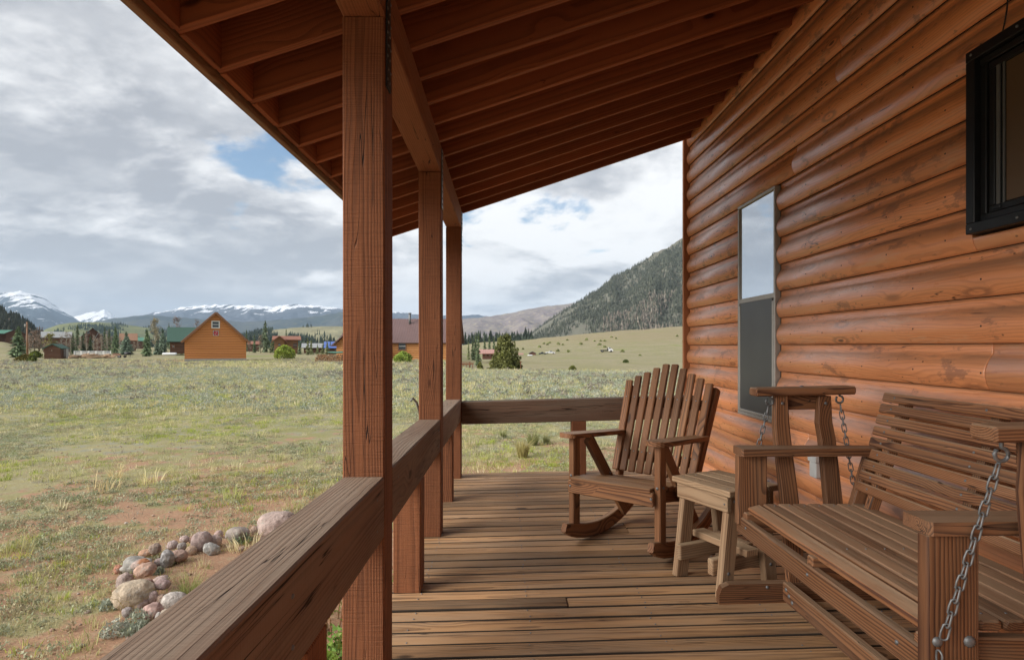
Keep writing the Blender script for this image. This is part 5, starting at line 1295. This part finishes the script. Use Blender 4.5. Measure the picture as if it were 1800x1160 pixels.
ROCKS = [  # x0 x1 ytop ybase of the photograph, colour, label, roughness, angular, lichen, lift
 (454, 526, 892, 942, (.40, .29, .25), 'largest boulder of the border, pinkish grey and half hidden by the railing', .07, 0, 0, 0),
 (439, 456, 915, 932, (.36, .24, .17), 'small tan stone wedged against the largest boulder', .08, 0, 0, 0),
 (393, 442, 917, 945, (.26, .22, .19), 'broad low grey rock spotted with pale lichen left of the largest boulder', .12, .05, 1, 0),
 (376, 393, 923, 939, (.40, .27, .24), 'small round pink stone behind the pale pink rock', .06, 0, 0, 0),
 (366, 392, 930, 955, (.46, .33, .28), 'pale pink rock leaning on the large mauve rock', .07, 0, 0, 0),
 (334, 375, 924, 961, (.33, .235, .215), 'large smooth mauve rock in the middle of the border', .06, 0, 0, 0),
 (354, 390, 947, 968, (.31, .31, .29), 'tilted blue grey slab in front of the large mauve rock', .08, .1, 0, 0),
 (331, 345, 938, 951, (.30, .17, .12), 'small dark brown stone touching the large mauve rock', .08, 0, 0, .05),
 (315, 334, 938, 951, (.42, .30, .27), 'small pale pink stone on top left of the tan one', .06, 0, 0, .06),
 (326, 347, 950, 968, (.44, .29, .19), 'smooth tan stone left of the tilted blue grey slab', .06, 0, 0, 0),
 (311, 328, 948, 963, (.28, .25, .23), 'small dark grey stone between the mauve and tan stones', .08, 0, 0, .04),
 (292, 314, 945, 961, (.40, .30, .28), 'light mauve stone behind the long pinkish brown one', .06, 0, 0, .04),
 (296, 331, 957, 982, (.36, .22, .17), 'long pinkish brown stone right of the pointed blue grey rock', .07, 0, 0, 0),
 (261, 284, 952, 972, (.27, .19, .14), 'round brown stone perched left of the pointed blue grey rock', .08, 0, 0, .07),
 (280, 308, 953, 990, (.27, .27, .27), 'pointed blue grey rock with a ridged face', .12, .12, 0, 0),
 (243, 270, 960, 974, (.46, .24, .13), 'flat orange tan stone behind the rugged grey rock', .08, 0, 0, .03),
 (270, 288, 972, 989, (.36, .26, .25), 'small mauve stone right of the rugged grey rock', .06, 0, 0, 0),
 (209, 272, 970, 1002, (.30, .29, .26), 'rugged grey rock with lichen, broken surface', .2, .12, 1, 0),
 (230, 264, 983, 1003, (.40, .30, .26), 'grey pink stone capped with orange under the rugged grey rock', .06, 0, 0, .08),
 (234, 276, 993, 1017, (.44, .26, .18), 'smooth orange pink oval stone lying on the tan slab', .06, 0, 0, .09),
 (204, 235, 996, 1029, (.34, .25, .22), 'mauve stone at the left bend of the border', .09, 0, 0, 0),
 (196, 276, 1013, 1062, (.42, .33, .22), 'big flat tan slab at the left bend of the border', .07, .04, 0, 0),
 (244, 271, 1014, 1040, (.42, .24, .18), 'reddish stone standing on the right of the tan slab', .08, 0, 0, .05),
 (268, 299, 1009, 1028, (.41, .29, .26), 'pink stone at the back of the near end of the border', .07, 0, 0, .04),
 (270, 300, 1021, 1040, (.36, .24, .23), 'mauve pink stone above the pale grey oval one', .07, 0, 0, .08),
 (255, 279, 1032, 1055, (.39, .27, .25), 'pink grey stone behind the pink pitted one', .07, 0, 0, .02),
 (273, 294, 1036, 1056, (.41, .27, .19), 'tan stone peeking out left of the pale grey oval stone', .07, 0, 0, 0),
 (283, 331, 1035, 1064, (.44, .40, .36), 'pale grey oval stone with a crease, close to the railing', .05, 0, 0, 0),
 (234, 261, 1041, 1062, (.38, .28, .27), 'mauve oval stone in front of the tan slab', .05, 0, 0, 0),
 (250, 289, 1051, 1083, (.43, .26, .22), 'round pink pitted stone at the near end of the border', .08, 0, 0, 0),
 (279, 304, 1059, 1092, (.33, .27, .20), 'mottled grey tan stone nearest to the railing', .1, .08, 1, 0),
 (272, 284, 1066, 1086, (.45, .42, .39), 'thin pale grey stone between the pink pitted and the mottled one', .06, 0, 0, 0),
 (213, 235, 1058, 1077, (.27, .23, .22), 'dark grey stone among the sage at the near end of the border', .07, 0, 0, 0),
 (326, 346, 1044, 1061, (.42, .38, .35), 'grey stone partly hidden by the railing right of the pale oval', .05, 0, 0, 0),
 (306, 326, 1063, 1080, (.38, .35, .33), 'small grey stone under the railing edge below the pale oval', .05, 0, 0, 0),
 (200, 215, 982, 1000, (.46, .17, .09), 'bright rust orange stone left of the rugged grey rock', .08, 0, 0, 0),
 (399, 411, 950, 957, (.42, .27, .19), 'small flat tan stone on the bare soil of the bed', .08, 0, 0, 0),
 (419, 432, 951, 960, (.36, .25, .18), 'small brown stone on the bare soil of the bed', .08, 0, 0, 0)]
for i, (x0, x1, yt, yb, col, lab, rg_, an_, li, lift) in enumerate(ROCKS):
    yb2 = yb+lift*110; Yr_ = 1810./(yb2-608); X = at((x0+x1)/2, Yr_); z0 = float(zg(X, Yr_)); kk = 1.0 if i == 0 else .9; hw = (x1-x0)/2/F*Yr_*kk; hh = (yb-yt)/F*Yr_*.5*kk
    Yc = Yr_+hw*.55
    V = rockshape(hw, hw*.85, hh*1.1, i+1, rg_*1.6, an_+.06)
    rs_ = np.random.default_rng(i); a = rs_.uniform(-.5, .5); 
    ca, sa = math.cos(a*.5), math.sin(a*.5); V = V@np.array([[ca, sa, 0], [-sa, ca, 0], [0, 0, 1]])
    tilt = -.5 if 'tilted' in lab else rs_.uniform(-.2, .2); ca, sa = math.cos(tilt), math.sin(tilt); V = V@np.array([[ca, 0, sa], [0, 1, 0], [-sa, 0, ca]])
    nzz = np.array([mnoise.noise(Vector(v)*6+Vector((i, 0, 0))) for v in V/ max(hw, .01)*.5])
    col = np.asarray(col); col = (col*.74+col.mean()*.2)*1.05+np.array((.05, .04, .035)); cc = col[None]*(1+.45*nzz[:, None])
    if 'capped with orange' in lab: k = sst(.0, .6, V[:, 0]/hw+V[:, 2]/hh*.3)[:, None]; cc = cc*(1-k)+np.array((.45, .2, .1))*k
    o = fastmesh('rock', V, ICO[1], cc, [M['lichen'] if li else M['rock']], smooth=True)
    o.location = (X*(Yc/Yr_)*.0+at((x0+x1)/2, Yc), Yc, z0+lift+hh*.78)
    tag(o, lab, 'rock', 'stones of the garden border')

# ------------------------------------------------------------------ grass and ground cover
def inside(X, Y):   # keep clear of the deck
    return (X > -.68) & (Y < 6.35)
def bed(X, Y): return (X > -2.25+.15*(Y-4)) & (X < 0) & (Y > 1.5) & (Y < 5.3)
def blades(n_t, Xc, Yc, nb, h, sp, wd, cols, seed, lean=.55, two=True, cvar=.3):
    r = np.random.default_rng(seed); N = n_t*nb; ti = np.repeat(np.arange(n_t), nb)
    hh = (h*np.ones(n_t))[ti]*r.uniform(.45, 1.15, N); a = r.uniform(0, 6.283, N); rad = np.sqrt(r.uniform(0, 1, N))*(sp*np.ones(n_t))[ti]
    bx_ = Xc[ti]+np.cos(a)*rad; by_ = Yc[ti]+np.sin(a)*rad; bz_ = zg(bx_, by_)-.01
    a2 = a+r.normal(0, .7, N); ln = hh*lean*r.uniform(.2, 1.2, N)
    d = np.c_[np.cos(a2), np.sin(a2), np.zeros(N)]; s_ = np.c_[-np.sin(a2), np.cos(a2), np.zeros(N)]
    pa = r.uniform(0, 6.283, N); s_ = np.c_[np.cos(pa), np.sin(pa), np.zeros(N)]
    w_ = ((wd*np.ones(n_t))[ti]*r.uniform(.6, 1.3, N))[:, None]
    B = np.c_[bx_, by_, bz_]; up_ = np.array((0, 0, 1.))
    Mi = B+d*(ln*.35)[:, None]+up_*(hh*.62)[:, None]; Tp = B+d*ln[:, None]+up_*hh[:, None]
    V = np.stack([B-s_*w_, B+s_*w_, Mi+s_*w_*.75, Mi-s_*w_*.75, Tp], 1).reshape(-1, 3)
    b = np.arange(N)[:, None]*5; T = np.concatenate([b+np.array([[0, 1, 2]]), b+np.array([[0, 2, 3]]), b+np.array([[3, 2, 4]])])
    ci = r.integers(len(cols), size=n_t); col = np.asarray(cols)[ci][ti]*r.uniform(1-cvar, 1+cvar, N)[:, None]*(r.uniform(.8, 1.2, n_t)[ti])[:, None]
    return V, T, np.repeat(np.clip(col, .01, 1), 5, 0)
def scatter(n, Y0, Y1, u0, u1, seed, p=0.0, mask=None, dens=None):
    """points over the meadow between two depths; p = 0 even over the ground, 1 even over the picture"""
    r = np.random.default_rng(seed)
    q = r.uniform(0, 1, n); Yv = np.sqrt(Y0**2+(Y1**2-Y0**2)*q) if p == 0 else (Y0*(Y1/Y0)**q if p == .5 else 1/(1/Y0+(1/Y1-1/Y0)*q))
    u = r.uniform(u0, u1, n); X = (u-886)/1000*Yv
    k = ~inside(X, Yv)
    if dens is not None: k &= dens(X, Yv) > r.uniform(0, 1, n)
    return X[k], Yv[k]
def merge(parts):
    Vs, Ts, Cs, b = [], [], [], 0
    for V, T, Cc in parts: Vs.append(V); Ts.append(T+b); Cs.append(Cc); b += len(V)
    return np.concatenate(Vs), np.concatenate(Ts), np.concatenate(Cs)
straw = [(0.608, 0.550, 0.305), (0.540, 0.504, 0.246), (0.444, 0.469, 0.198), (0.679, 0.620, 0.398)]
lime = [(0.384, 0.454, 0.080), (0.340, 0.408, 0.091), (0.475, 0.498, 0.125)]
sagec = [(0.380, 0.419, 0.332), (0.323, 0.370, 0.267), (0.436, 0.455, 0.380)]
greyc = [(0.310, 0.282, 0.235), (0.376, 0.339, 0.282), (0.254, 0.235, 0.189)]
nb_ = lambda X, Y: 1-.94*bed(X, Y)
cl1 = lambda X, Y: np.clip(.5+1.9*fbm(X*.6+5, Y*.6, 3), .04, 1)*nb_(X, Y)
cl2 = lambda X, Y: np.clip(.08+3.0*fbm(X*.5+15, Y*.5+4, 3), 0, 1)*nb_(X, Y)
parts = []
X, Y = scatter(27000, 2.6, 18, -620, 1250, 1, 0, dens=cl1); parts.append(blades(len(X), X, Y, 20, np.random.default_rng(1).uniform(.02, .075, len(X))*(1+1.2*(np.random.default_rng(11).uniform(0, 1, len(X)) > .93)), np.random.default_rng(2).uniform(.03, .10, len(X)), .0022, straw, 101))
X, Y = scatter(20000, 15, 42, -620, 1250, 2, 0, dens=lambda a, b: np.clip(.6+1.2*fbm(a*.2+5, b*.2, 3), .1, 1)); parts.append(blades(len(X), X, Y, 14, np.random.default_rng(3).uniform(.06, .19, len(X)), np.random.default_rng(4).uniform(.08, .2, len(X)), .006, straw, 102))
X, Y = scatter(14000, 40, 78, -620, 1250, 3, 0, dens=lambda a, b: np.clip(.6+1.2*fbm(a*.1+5, b*.1, 3), .1, 1)); parts.append(blades(len(X), X, Y, 8, np.random.default_rng(5).uniform(.12, .28, len(X)), .22, .012, straw, 103))
X, Y = scatter(1500, 4.5, 32, -620, 1250, 21, 0, dens=lambda a, b: np.clip(.35+1.6*fbm(a*.3+8, b*.3, 3), .03, 1)*nb_(a, b)); parts.append(blades(len(X), X, Y, 46, np.random.default_rng(31).uniform(.10, .24, len(X)), np.random.default_rng(32).uniform(.08, .2, len(X)), .0042, straw+[(.36, .36, .16), (.60, .50, .28)], 131, lean=.8))
V, T, Cc = merge(parts); tag(fastmesh('grass', V, T, Cc, [M['leaf']]), 'dry straw coloured bunch grass over the meadow', kind='stuff')
parts = []
X, Y = scatter(14500, 2.6, 26, -620, 1250, 4, 0, dens=cl2); parts.append(blades(len(X), X, Y, 34, np.random.default_rng(6).uniform(.03, .085, len(X)), np.random.default_rng(7).uniform(.05, .15, len(X)), .0028, lime, 104))
V, T, Cc = merge(parts); tag(fastmesh('green_grass', V, T, Cc, [M['leaf']]), 'short bright green grass patches in the meadow', kind='stuff')
def leaves_mats(X, Y, per, rad, hgt, size, cols, seed):
    r = np.random.default_rng(seed); n = len(X); ti = np.repeat(np.arange(n), per); N = n*per
    a = r.uniform(0, 6.283, N); q = np.sqrt(r.uniform(0, 1, N)); rd = (rad*np.ones(n))[ti]
    x = X[ti]+np.cos(a)*q*rd; y = Y[ti]+np.sin(a)*q*rd; z = zg(x, y)+r.uniform(0, 1, N)*(hgt*np.ones(n))[ti]*(1-q**2*.8)
    P = np.c_[x, y, z]; d = r.normal(size=(N, 3)); d[:, 2] = np.abs(d[:, 2])+.4; d /= np.linalg.norm(d, axis=1)[:, None]; e = r.normal(size=(N, 3)); e -= d*(e*d).sum(1)[:, None]; e /= np.linalg.norm(e, axis=1)[:, None]
    sz = ((size*np.ones(n))[ti]*r.uniform(.6, 1.4, N))[:, None]
    V = np.stack([P-e*sz*.35, P+e*sz*.35, P+d*sz], 1).reshape(-1, 3); T = np.arange(N*3).reshape(-1, 3)
    c = np.asarray(cols)[r.integers(len(cols), size=n)][ti]*r.uniform(.65, 1.3, N)[:, None]
    return V, T, np.repeat(c, 3, 0)
parts = []
X, Y = scatter(23000, 2.5, 19, -620, 1250, 6, 0, dens=lambda a, b: np.clip(.40+2.6*fbm(a*.8+25, b*.8+4, 3), .0, 1)*nb_(a, b)); rr_ = np.random.default_rng(9); parts.append(leaves_mats(X, Y, 46, rr_.uniform(.04, .15, len(X)), rr_.uniform(.015, .06, len(X)), .019, [(.43, .45, .31), (.37, .41, .26), (.46, .47, .33), (.46, .41, .26), (.42, .36, .24), (.34, .37, .20)], 201))
X, Y = scatter(12000, 16, 44, -620, 1250, 7, 0); parts.append(leaves_mats(X, Y, 26, rr_.uniform(.08, .22, len(X)), rr_.uniform(.05, .16, len(X)), .045, sagec, 202))
V, T, Cc = merge(parts); tag(fastmesh('sagebrush', V, T, Cc, [M['leaf']]), 'low grey green sage growing between the grass', kind='stuff')
parts = []
X, Y = scatter(1500, 4, 20, -620, 1250, 8, 0, dens=lambda a, b: .4*nb_(a, b)); parts.append(blades(len(X), X, Y, 26, rr_.uniform(.05, .13, len(X)), rr_.uniform(.05, .13, len(X)), .0018, greyc, 105, lean=1.1))
X, Y = scatter(7000, 19, 75, -620, 1250, 9, 0, dens=lambda a, b: np.clip(.5+1.6*fbm(a*.12+45, b*.12, 3), .05, 1)); parts.append(leaves_mats(X, Y, 34, rr_.uniform(.12, .34, len(X)), rr_.uniform(.10, .30, len(X)), .075, greyc+sagec[:1], 203))
V, T, Cc = merge(parts); tag(fastmesh('dead_brush', V, T, Cc, [M['leaf']]), 'grey brown dead brush scattered over the meadow', kind='stuff')
# pebbles and straw litter on the bare soil
r = np.random.default_rng(77); X, Y = scatter(1500, 2.4, 11, -140, 900, 12, 0); Xb = r.uniform(-2.2, -.7, 420); Yb = r.uniform(2.4, 5.6, 420); X = np.r_[X, Xb]; Y = np.r_[Y, Yb]; sz = r.uniform(.003, .010, len(X))*r.choice([1, 1, 1, 1.7], len(X))
b0_ = ICO2[0]*(1+.15*r.normal(size=(len(ICO2[0]), 1))); V = (b0_[None]*sz[:, None, None]*np.array((1.2, 1, .7))+np.c_[X, Y, zg(X, Y)+sz*.3][:, None, :]).reshape(-1, 3); T = (ICO2[1][None]+np.arange(len(X))[:, None, None]*len(b0_)).reshape(-1, 3)
cc = np.repeat(np.array([(.36, .24, .18), (.40, .28, .2), (.28, .2, .16), (.42, .34, .28)])[r.integers(4, size=len(X))], len(b0_), 0)
tag(fastmesh('gravel', V, T, cc, [M['rock']], smooth=True), 'small pebbles on the bare reddish soil', kind='stuff')
# plants in and around the stone bed
def tuft(name, label, u, yb, hpx, wpx, cols, seed, nb=120, cat='plant', group=None, lean=.6, wd=.0022):
    Y = 1815./(yb-608); X = at(u, Y); z0 = float(zg(X, Y)); t = thing(name, label, cat, (X, Y, z0), group)
    V, T, Cc = blades(1, np.array([X]), np.array([Y]), nb, hpx/F*Y, wpx/F*Y/2*.6, wd, cols, seed, lean)
    fastmesh('blades', V-np.array((X, Y, z0)), T, Cc, [M['leaf']], t)
tuft('grass_tuft', 'feathery green grass tuft on the bare bed beside the railing', 333, 1045, 38, 48, [(.30, .32, .12), (.36, .35, .16)], 1, 200)
tuft('grass_tuft', 'yellow dry grass tuft hanging over the tan slab', 228, 1058, 36, 50, [(.46, .38, .16)], 2, 70, lean=1.2)
tuft('grass_tuft', 'yellow green tuft growing beside the mauve stone at the bend', 226, 1012, 16, 26, [(.34, .36, .08)], 3, 90)
tuft('grass_tuft', 'tall straw coloured bunch grass beyond the far railing', 919, 803, 34, 26, [(.42, .37, .16), (.36, .35, .14)], 4, 240, wd=.004)
tuft('grass_tuft', 'olive bunch grass behind the tall straw coloured one', 937, 781, 28, 26, [(.30, .31, .13)], 5, 200, wd=.004)
tuft('grass_tuft', 'small bunch grass right of the olive one beyond the far railing', 960, 778, 17, 14, [(.30, .31, .13)], 6, 120, wd=.004)
tuft('grass_tuft', 'small olive bunch grass near the corner post beyond the far railing', 884, 769, 16, 15, [(.28, .3, .12)], 7, 120, wd=.004)
for i, (u_, y_, w_) in enumerate(((300, 985, 16), (277, 1000, 18), (246, 1085, 44), (425, 945, 34), (240, 1105, 40), (205, 1105, 46), (196, 1060, 34))):
    Y_ = 1815./(y_-608); X_ = at(u_, Y_); z0 = float(zg(X_, Y_)); t = thing('sage_plant', ['little grey green sage plant under the pointed blue grey rock', 'grey green sage plant right of the grey pink capped stone', 'silvery sage plant beside the dark grey stone', 'sage plant on the lichen spotted rock by the largest boulder', 'silvery sage clump just below the round pink pitted stone', 'silvery sage clump at the near left of the border', 'grey green sage clump left of the tan slab'][i], 'plant', (X_, Y_, z0), 'sage plants among the border stones')
    V, T, Cc = leaves_mats(np.array([X_]), np.array([Y_]), 260, w_/F*Y_*.55, w_/F*Y_*.5, .022, sagec+[(.24, .30, .2)], 300+i); fastmesh('leaves', V-np.array((X_, Y_, z0)), T, Cc, [M['leaf']], t)
# weeds below the railing
Yw = 3.3; Xw_ = at(578, Yw); z0 = float(zg(Xw_, Yw)); t = thing('weeds', 'bright green leafy weeds below the railing beside the nearest post', 'weeds', (Xw_, Yw, z0))
rw = np.random.default_rng(4); X = rw.uniform(-1.25, -.72, 34); Y = rw.uniform(2.3, 4.3, 34)
V, T, Cc = leaves_mats(X, Y, 60, .075, .22, .034, [(.22, .34, .06), (.16, .28, .06), (.28, .38, .10)], 401); fastmesh('leaves', V-np.array((Xw_, Yw, z0)), T, Cc, [M['leaf']], t)
mb = MB(); rs = random.Random(5)
for k in range(26):
    x_, y_ = rs.uniform(-1.2, -.75), rs.uniform(2.4, 3.9); zz = float(zg(x_, y_)); mb.tube([(x_, y_, zz), (x_+rs.uniform(-.06, .06), y_, zz+.25), (x_+rs.uniform(-.12, .12), y_+rs.uniform(-.1, .1), zz+rs.uniform(.4, .62))], .003, 4, taper=[.004, .003, .0015])
mb.build('dry_stems', plain('dry stem', (.36, .2, .11), .8), t)
# hook iron sticking out behind the middle post
t = thing('post_hook', 'rusty iron hook on the outer side of the middle post', 'hook', (PX0-.002, 4.13, .93)); mb = MB(); mb.tube([(PX0, 4.13, .86), (PX0-.02, 4.12, .94), (PX0-.045, 4.10, .975), (PX0-.06, 4.09, .955)], .008, 6); mb.build('hook', M['zinc'], t)

# ------------------------------------------------------------------ air
HAZE = 6e-5
if HAZE:
    hb = MB(); hb.box((-9500, -2000, -130), (6500, 16500, 1130), ch=.01); ho = hb.build('haze', newmat('haze')[0]); tag(ho, kind='stuff')
    m = ho.data.materials[0]; nt = m.node_tree; nt.nodes.remove(nt.nodes['Principled BSDF'])
    pv = nn(nt, 'ShaderNodeVolumePrincipled', {'Color': (.58, .77, 1., 1), 'Density': HAZE, 'Anisotropy': .0}); nt.links.new(pv.outputs[0], nt.nodes['Material Output'].inputs['Volume'])
# ------------------------------------------------------------------ sky and light
EXPO = 2.05; SEED = 15.2; CLR = .42
SUN_EL, SUN_AZ = 26., -112.      # azimuth of the sun measured from +Y towards +X
w = bpy.data.worlds.new('World'); scene.world = w; w.use_nodes = True; nt = w.node_tree
bg = nt.nodes['Background']
sky = nn(nt, 'ShaderNodeTexSky'); sky.sky_type = 'NISHITA'; sky.sun_disc = False
sky.sun_elevation = Rad(SUN_EL); sky.sun_rotation = Rad(SUN_AZ)
d = nn(nt, 'ShaderNodeTexCoord').outputs['Generated']
sx = nn(nt, 'ShaderNodeSeparateXYZ', {0: d})
zc = MA(nt, 'ADD', MA(nt, 'MAXIMUM', sx.outputs[2], 0.), .30)
p = nn(nt, 'ShaderNodeCombineXYZ', {0: MA(nt, 'DIVIDE', sx.outputs[0], zc), 1: MA(nt, 'DIVIDE', sx.outputs[1], zc), 2: SEED}).outputs[0]
n1 = NOI(nt, p, 1.9, 12., .60, .15)
n1b = NOI(nt, VM(nt, 'ADD', p, (.05, -.07, .06)), 1.9, 12., .60, .15)
n2 = NOI(nt, VM(nt, 'ADD', p, (4.3, 1.7, 5.)), .8, 3., .5)
n3 = NOI(nt, VM(nt, 'ADD', VM(nt, 'MULTIPLY', p, (1., 1.25, 1.)), (7.3, 2.2, 1.)), 1.35, 10., .60, .15)
pd = nn(nt, 'ShaderNodeVectorMath', {0: p, 1: (-.62, 1.46, SEED)}, operation='DISTANCE').outputs['Value']
dens = MA(nt, 'ADD', MA(nt, 'SUBTRACT', MA(nt, 'ADD', n1, .05), RAMP(nt, pd, .0, .34, .135, 0.)), MA(nt, 'MULTIPLY', MA(nt, 'SUBTRACT', n2, .5), .7))
glow = RAMP(nt, nn(nt, 'ShaderNodeVectorMath', {0: d, 1: (.12, .93, .34)}, operation='DOT_PRODUCT').outputs['Value'], .80, .995)
hz = RAMP(nt, sx.outputs[2], 0., .20, 1., 0.)
cover = RAMP(nt, MA(nt, 'ADD', dens, MA(nt, 'MULTIPLY', hz, .05)), .335, .42)
lump = MA(nt, 'ADD', MA(nt, 'MULTIPLY', n3, .75), MA(nt, 'MULTIPLY', dens, .25))
shade = MA(nt, 'ADD', RAMP(nt, MA(nt, 'SUBTRACT', lump, MA(nt, 'MULTIPLY', glow, .09)), .415, .545, 1., 0.), MA(nt, 'MULTIPLY', MA(nt, 'SUBTRACT', n1, n1b), 2.2), cl=True)
K = 10./2**EXPO
def kc(r_, g_, b_): return (r_*K, g_*K, b_*K)
cloud = MIX(nt, shade, kc(.48, .50, .54), kc(1.12, 1.12, 1.12))
clear = MIX(nt, 1., sky.outputs[0], (CLR*.9, CLR*.97, CLR), 'MULTIPLY')
colr = MIX(nt, cover, clear, cloud)
colr = MIX(nt, MA(nt, 'MULTIPLY', hz, .30), colr, kc(1.05, 1.06, 1.08))
nt.links.new(colr, bg.inputs[0]); bg.inputs[1].default_value = .1
sl = bpy.data.lights.new('sun', 'SUN'); sl.energy = 1.5; sl.angle = Rad(46); sl.color = (1., .94, .86)
so = bpy.data.objects.new('sun', sl); C.objects.link(so)
sd = Vector((math.cos(Rad(SUN_EL))*math.sin(Rad(SUN_AZ)), math.cos(Rad(SUN_EL))*math.cos(Rad(SUN_AZ)), math.sin(Rad(SUN_EL))))
so.rotation_euler = sd.to_track_quat('Z', 'Y').to_euler(); so.location = (-20, -10, 30)
vs = scene.view_settings; vs.view_transform = 'Standard'; vs.look = 'None'; vs.gamma = 1.0; vs.exposure = EXPO; vs.use_curve_mapping = False
scene.render.engine = 'CYCLES'; cy = scene.cycles
cy.max_bounces = 7; cy.diffuse_bounces = 4; cy.glossy_bounces = 3; cy.transmission_bounces = 3; cy.volume_bounces = 0
cy.use_denoising = True; cy.denoiser = 'OPENIMAGEDENOISE'
try: cy.denoising_prefilter = 'ACCURATE'; cy.denoising_input_passes = 'RGB_ALBEDO_NORMAL'
except Exception: pass
cy.sample_clamp_indirect = 8.; cy.use_adaptive_sampling = True; cy.adaptive_threshold = .01
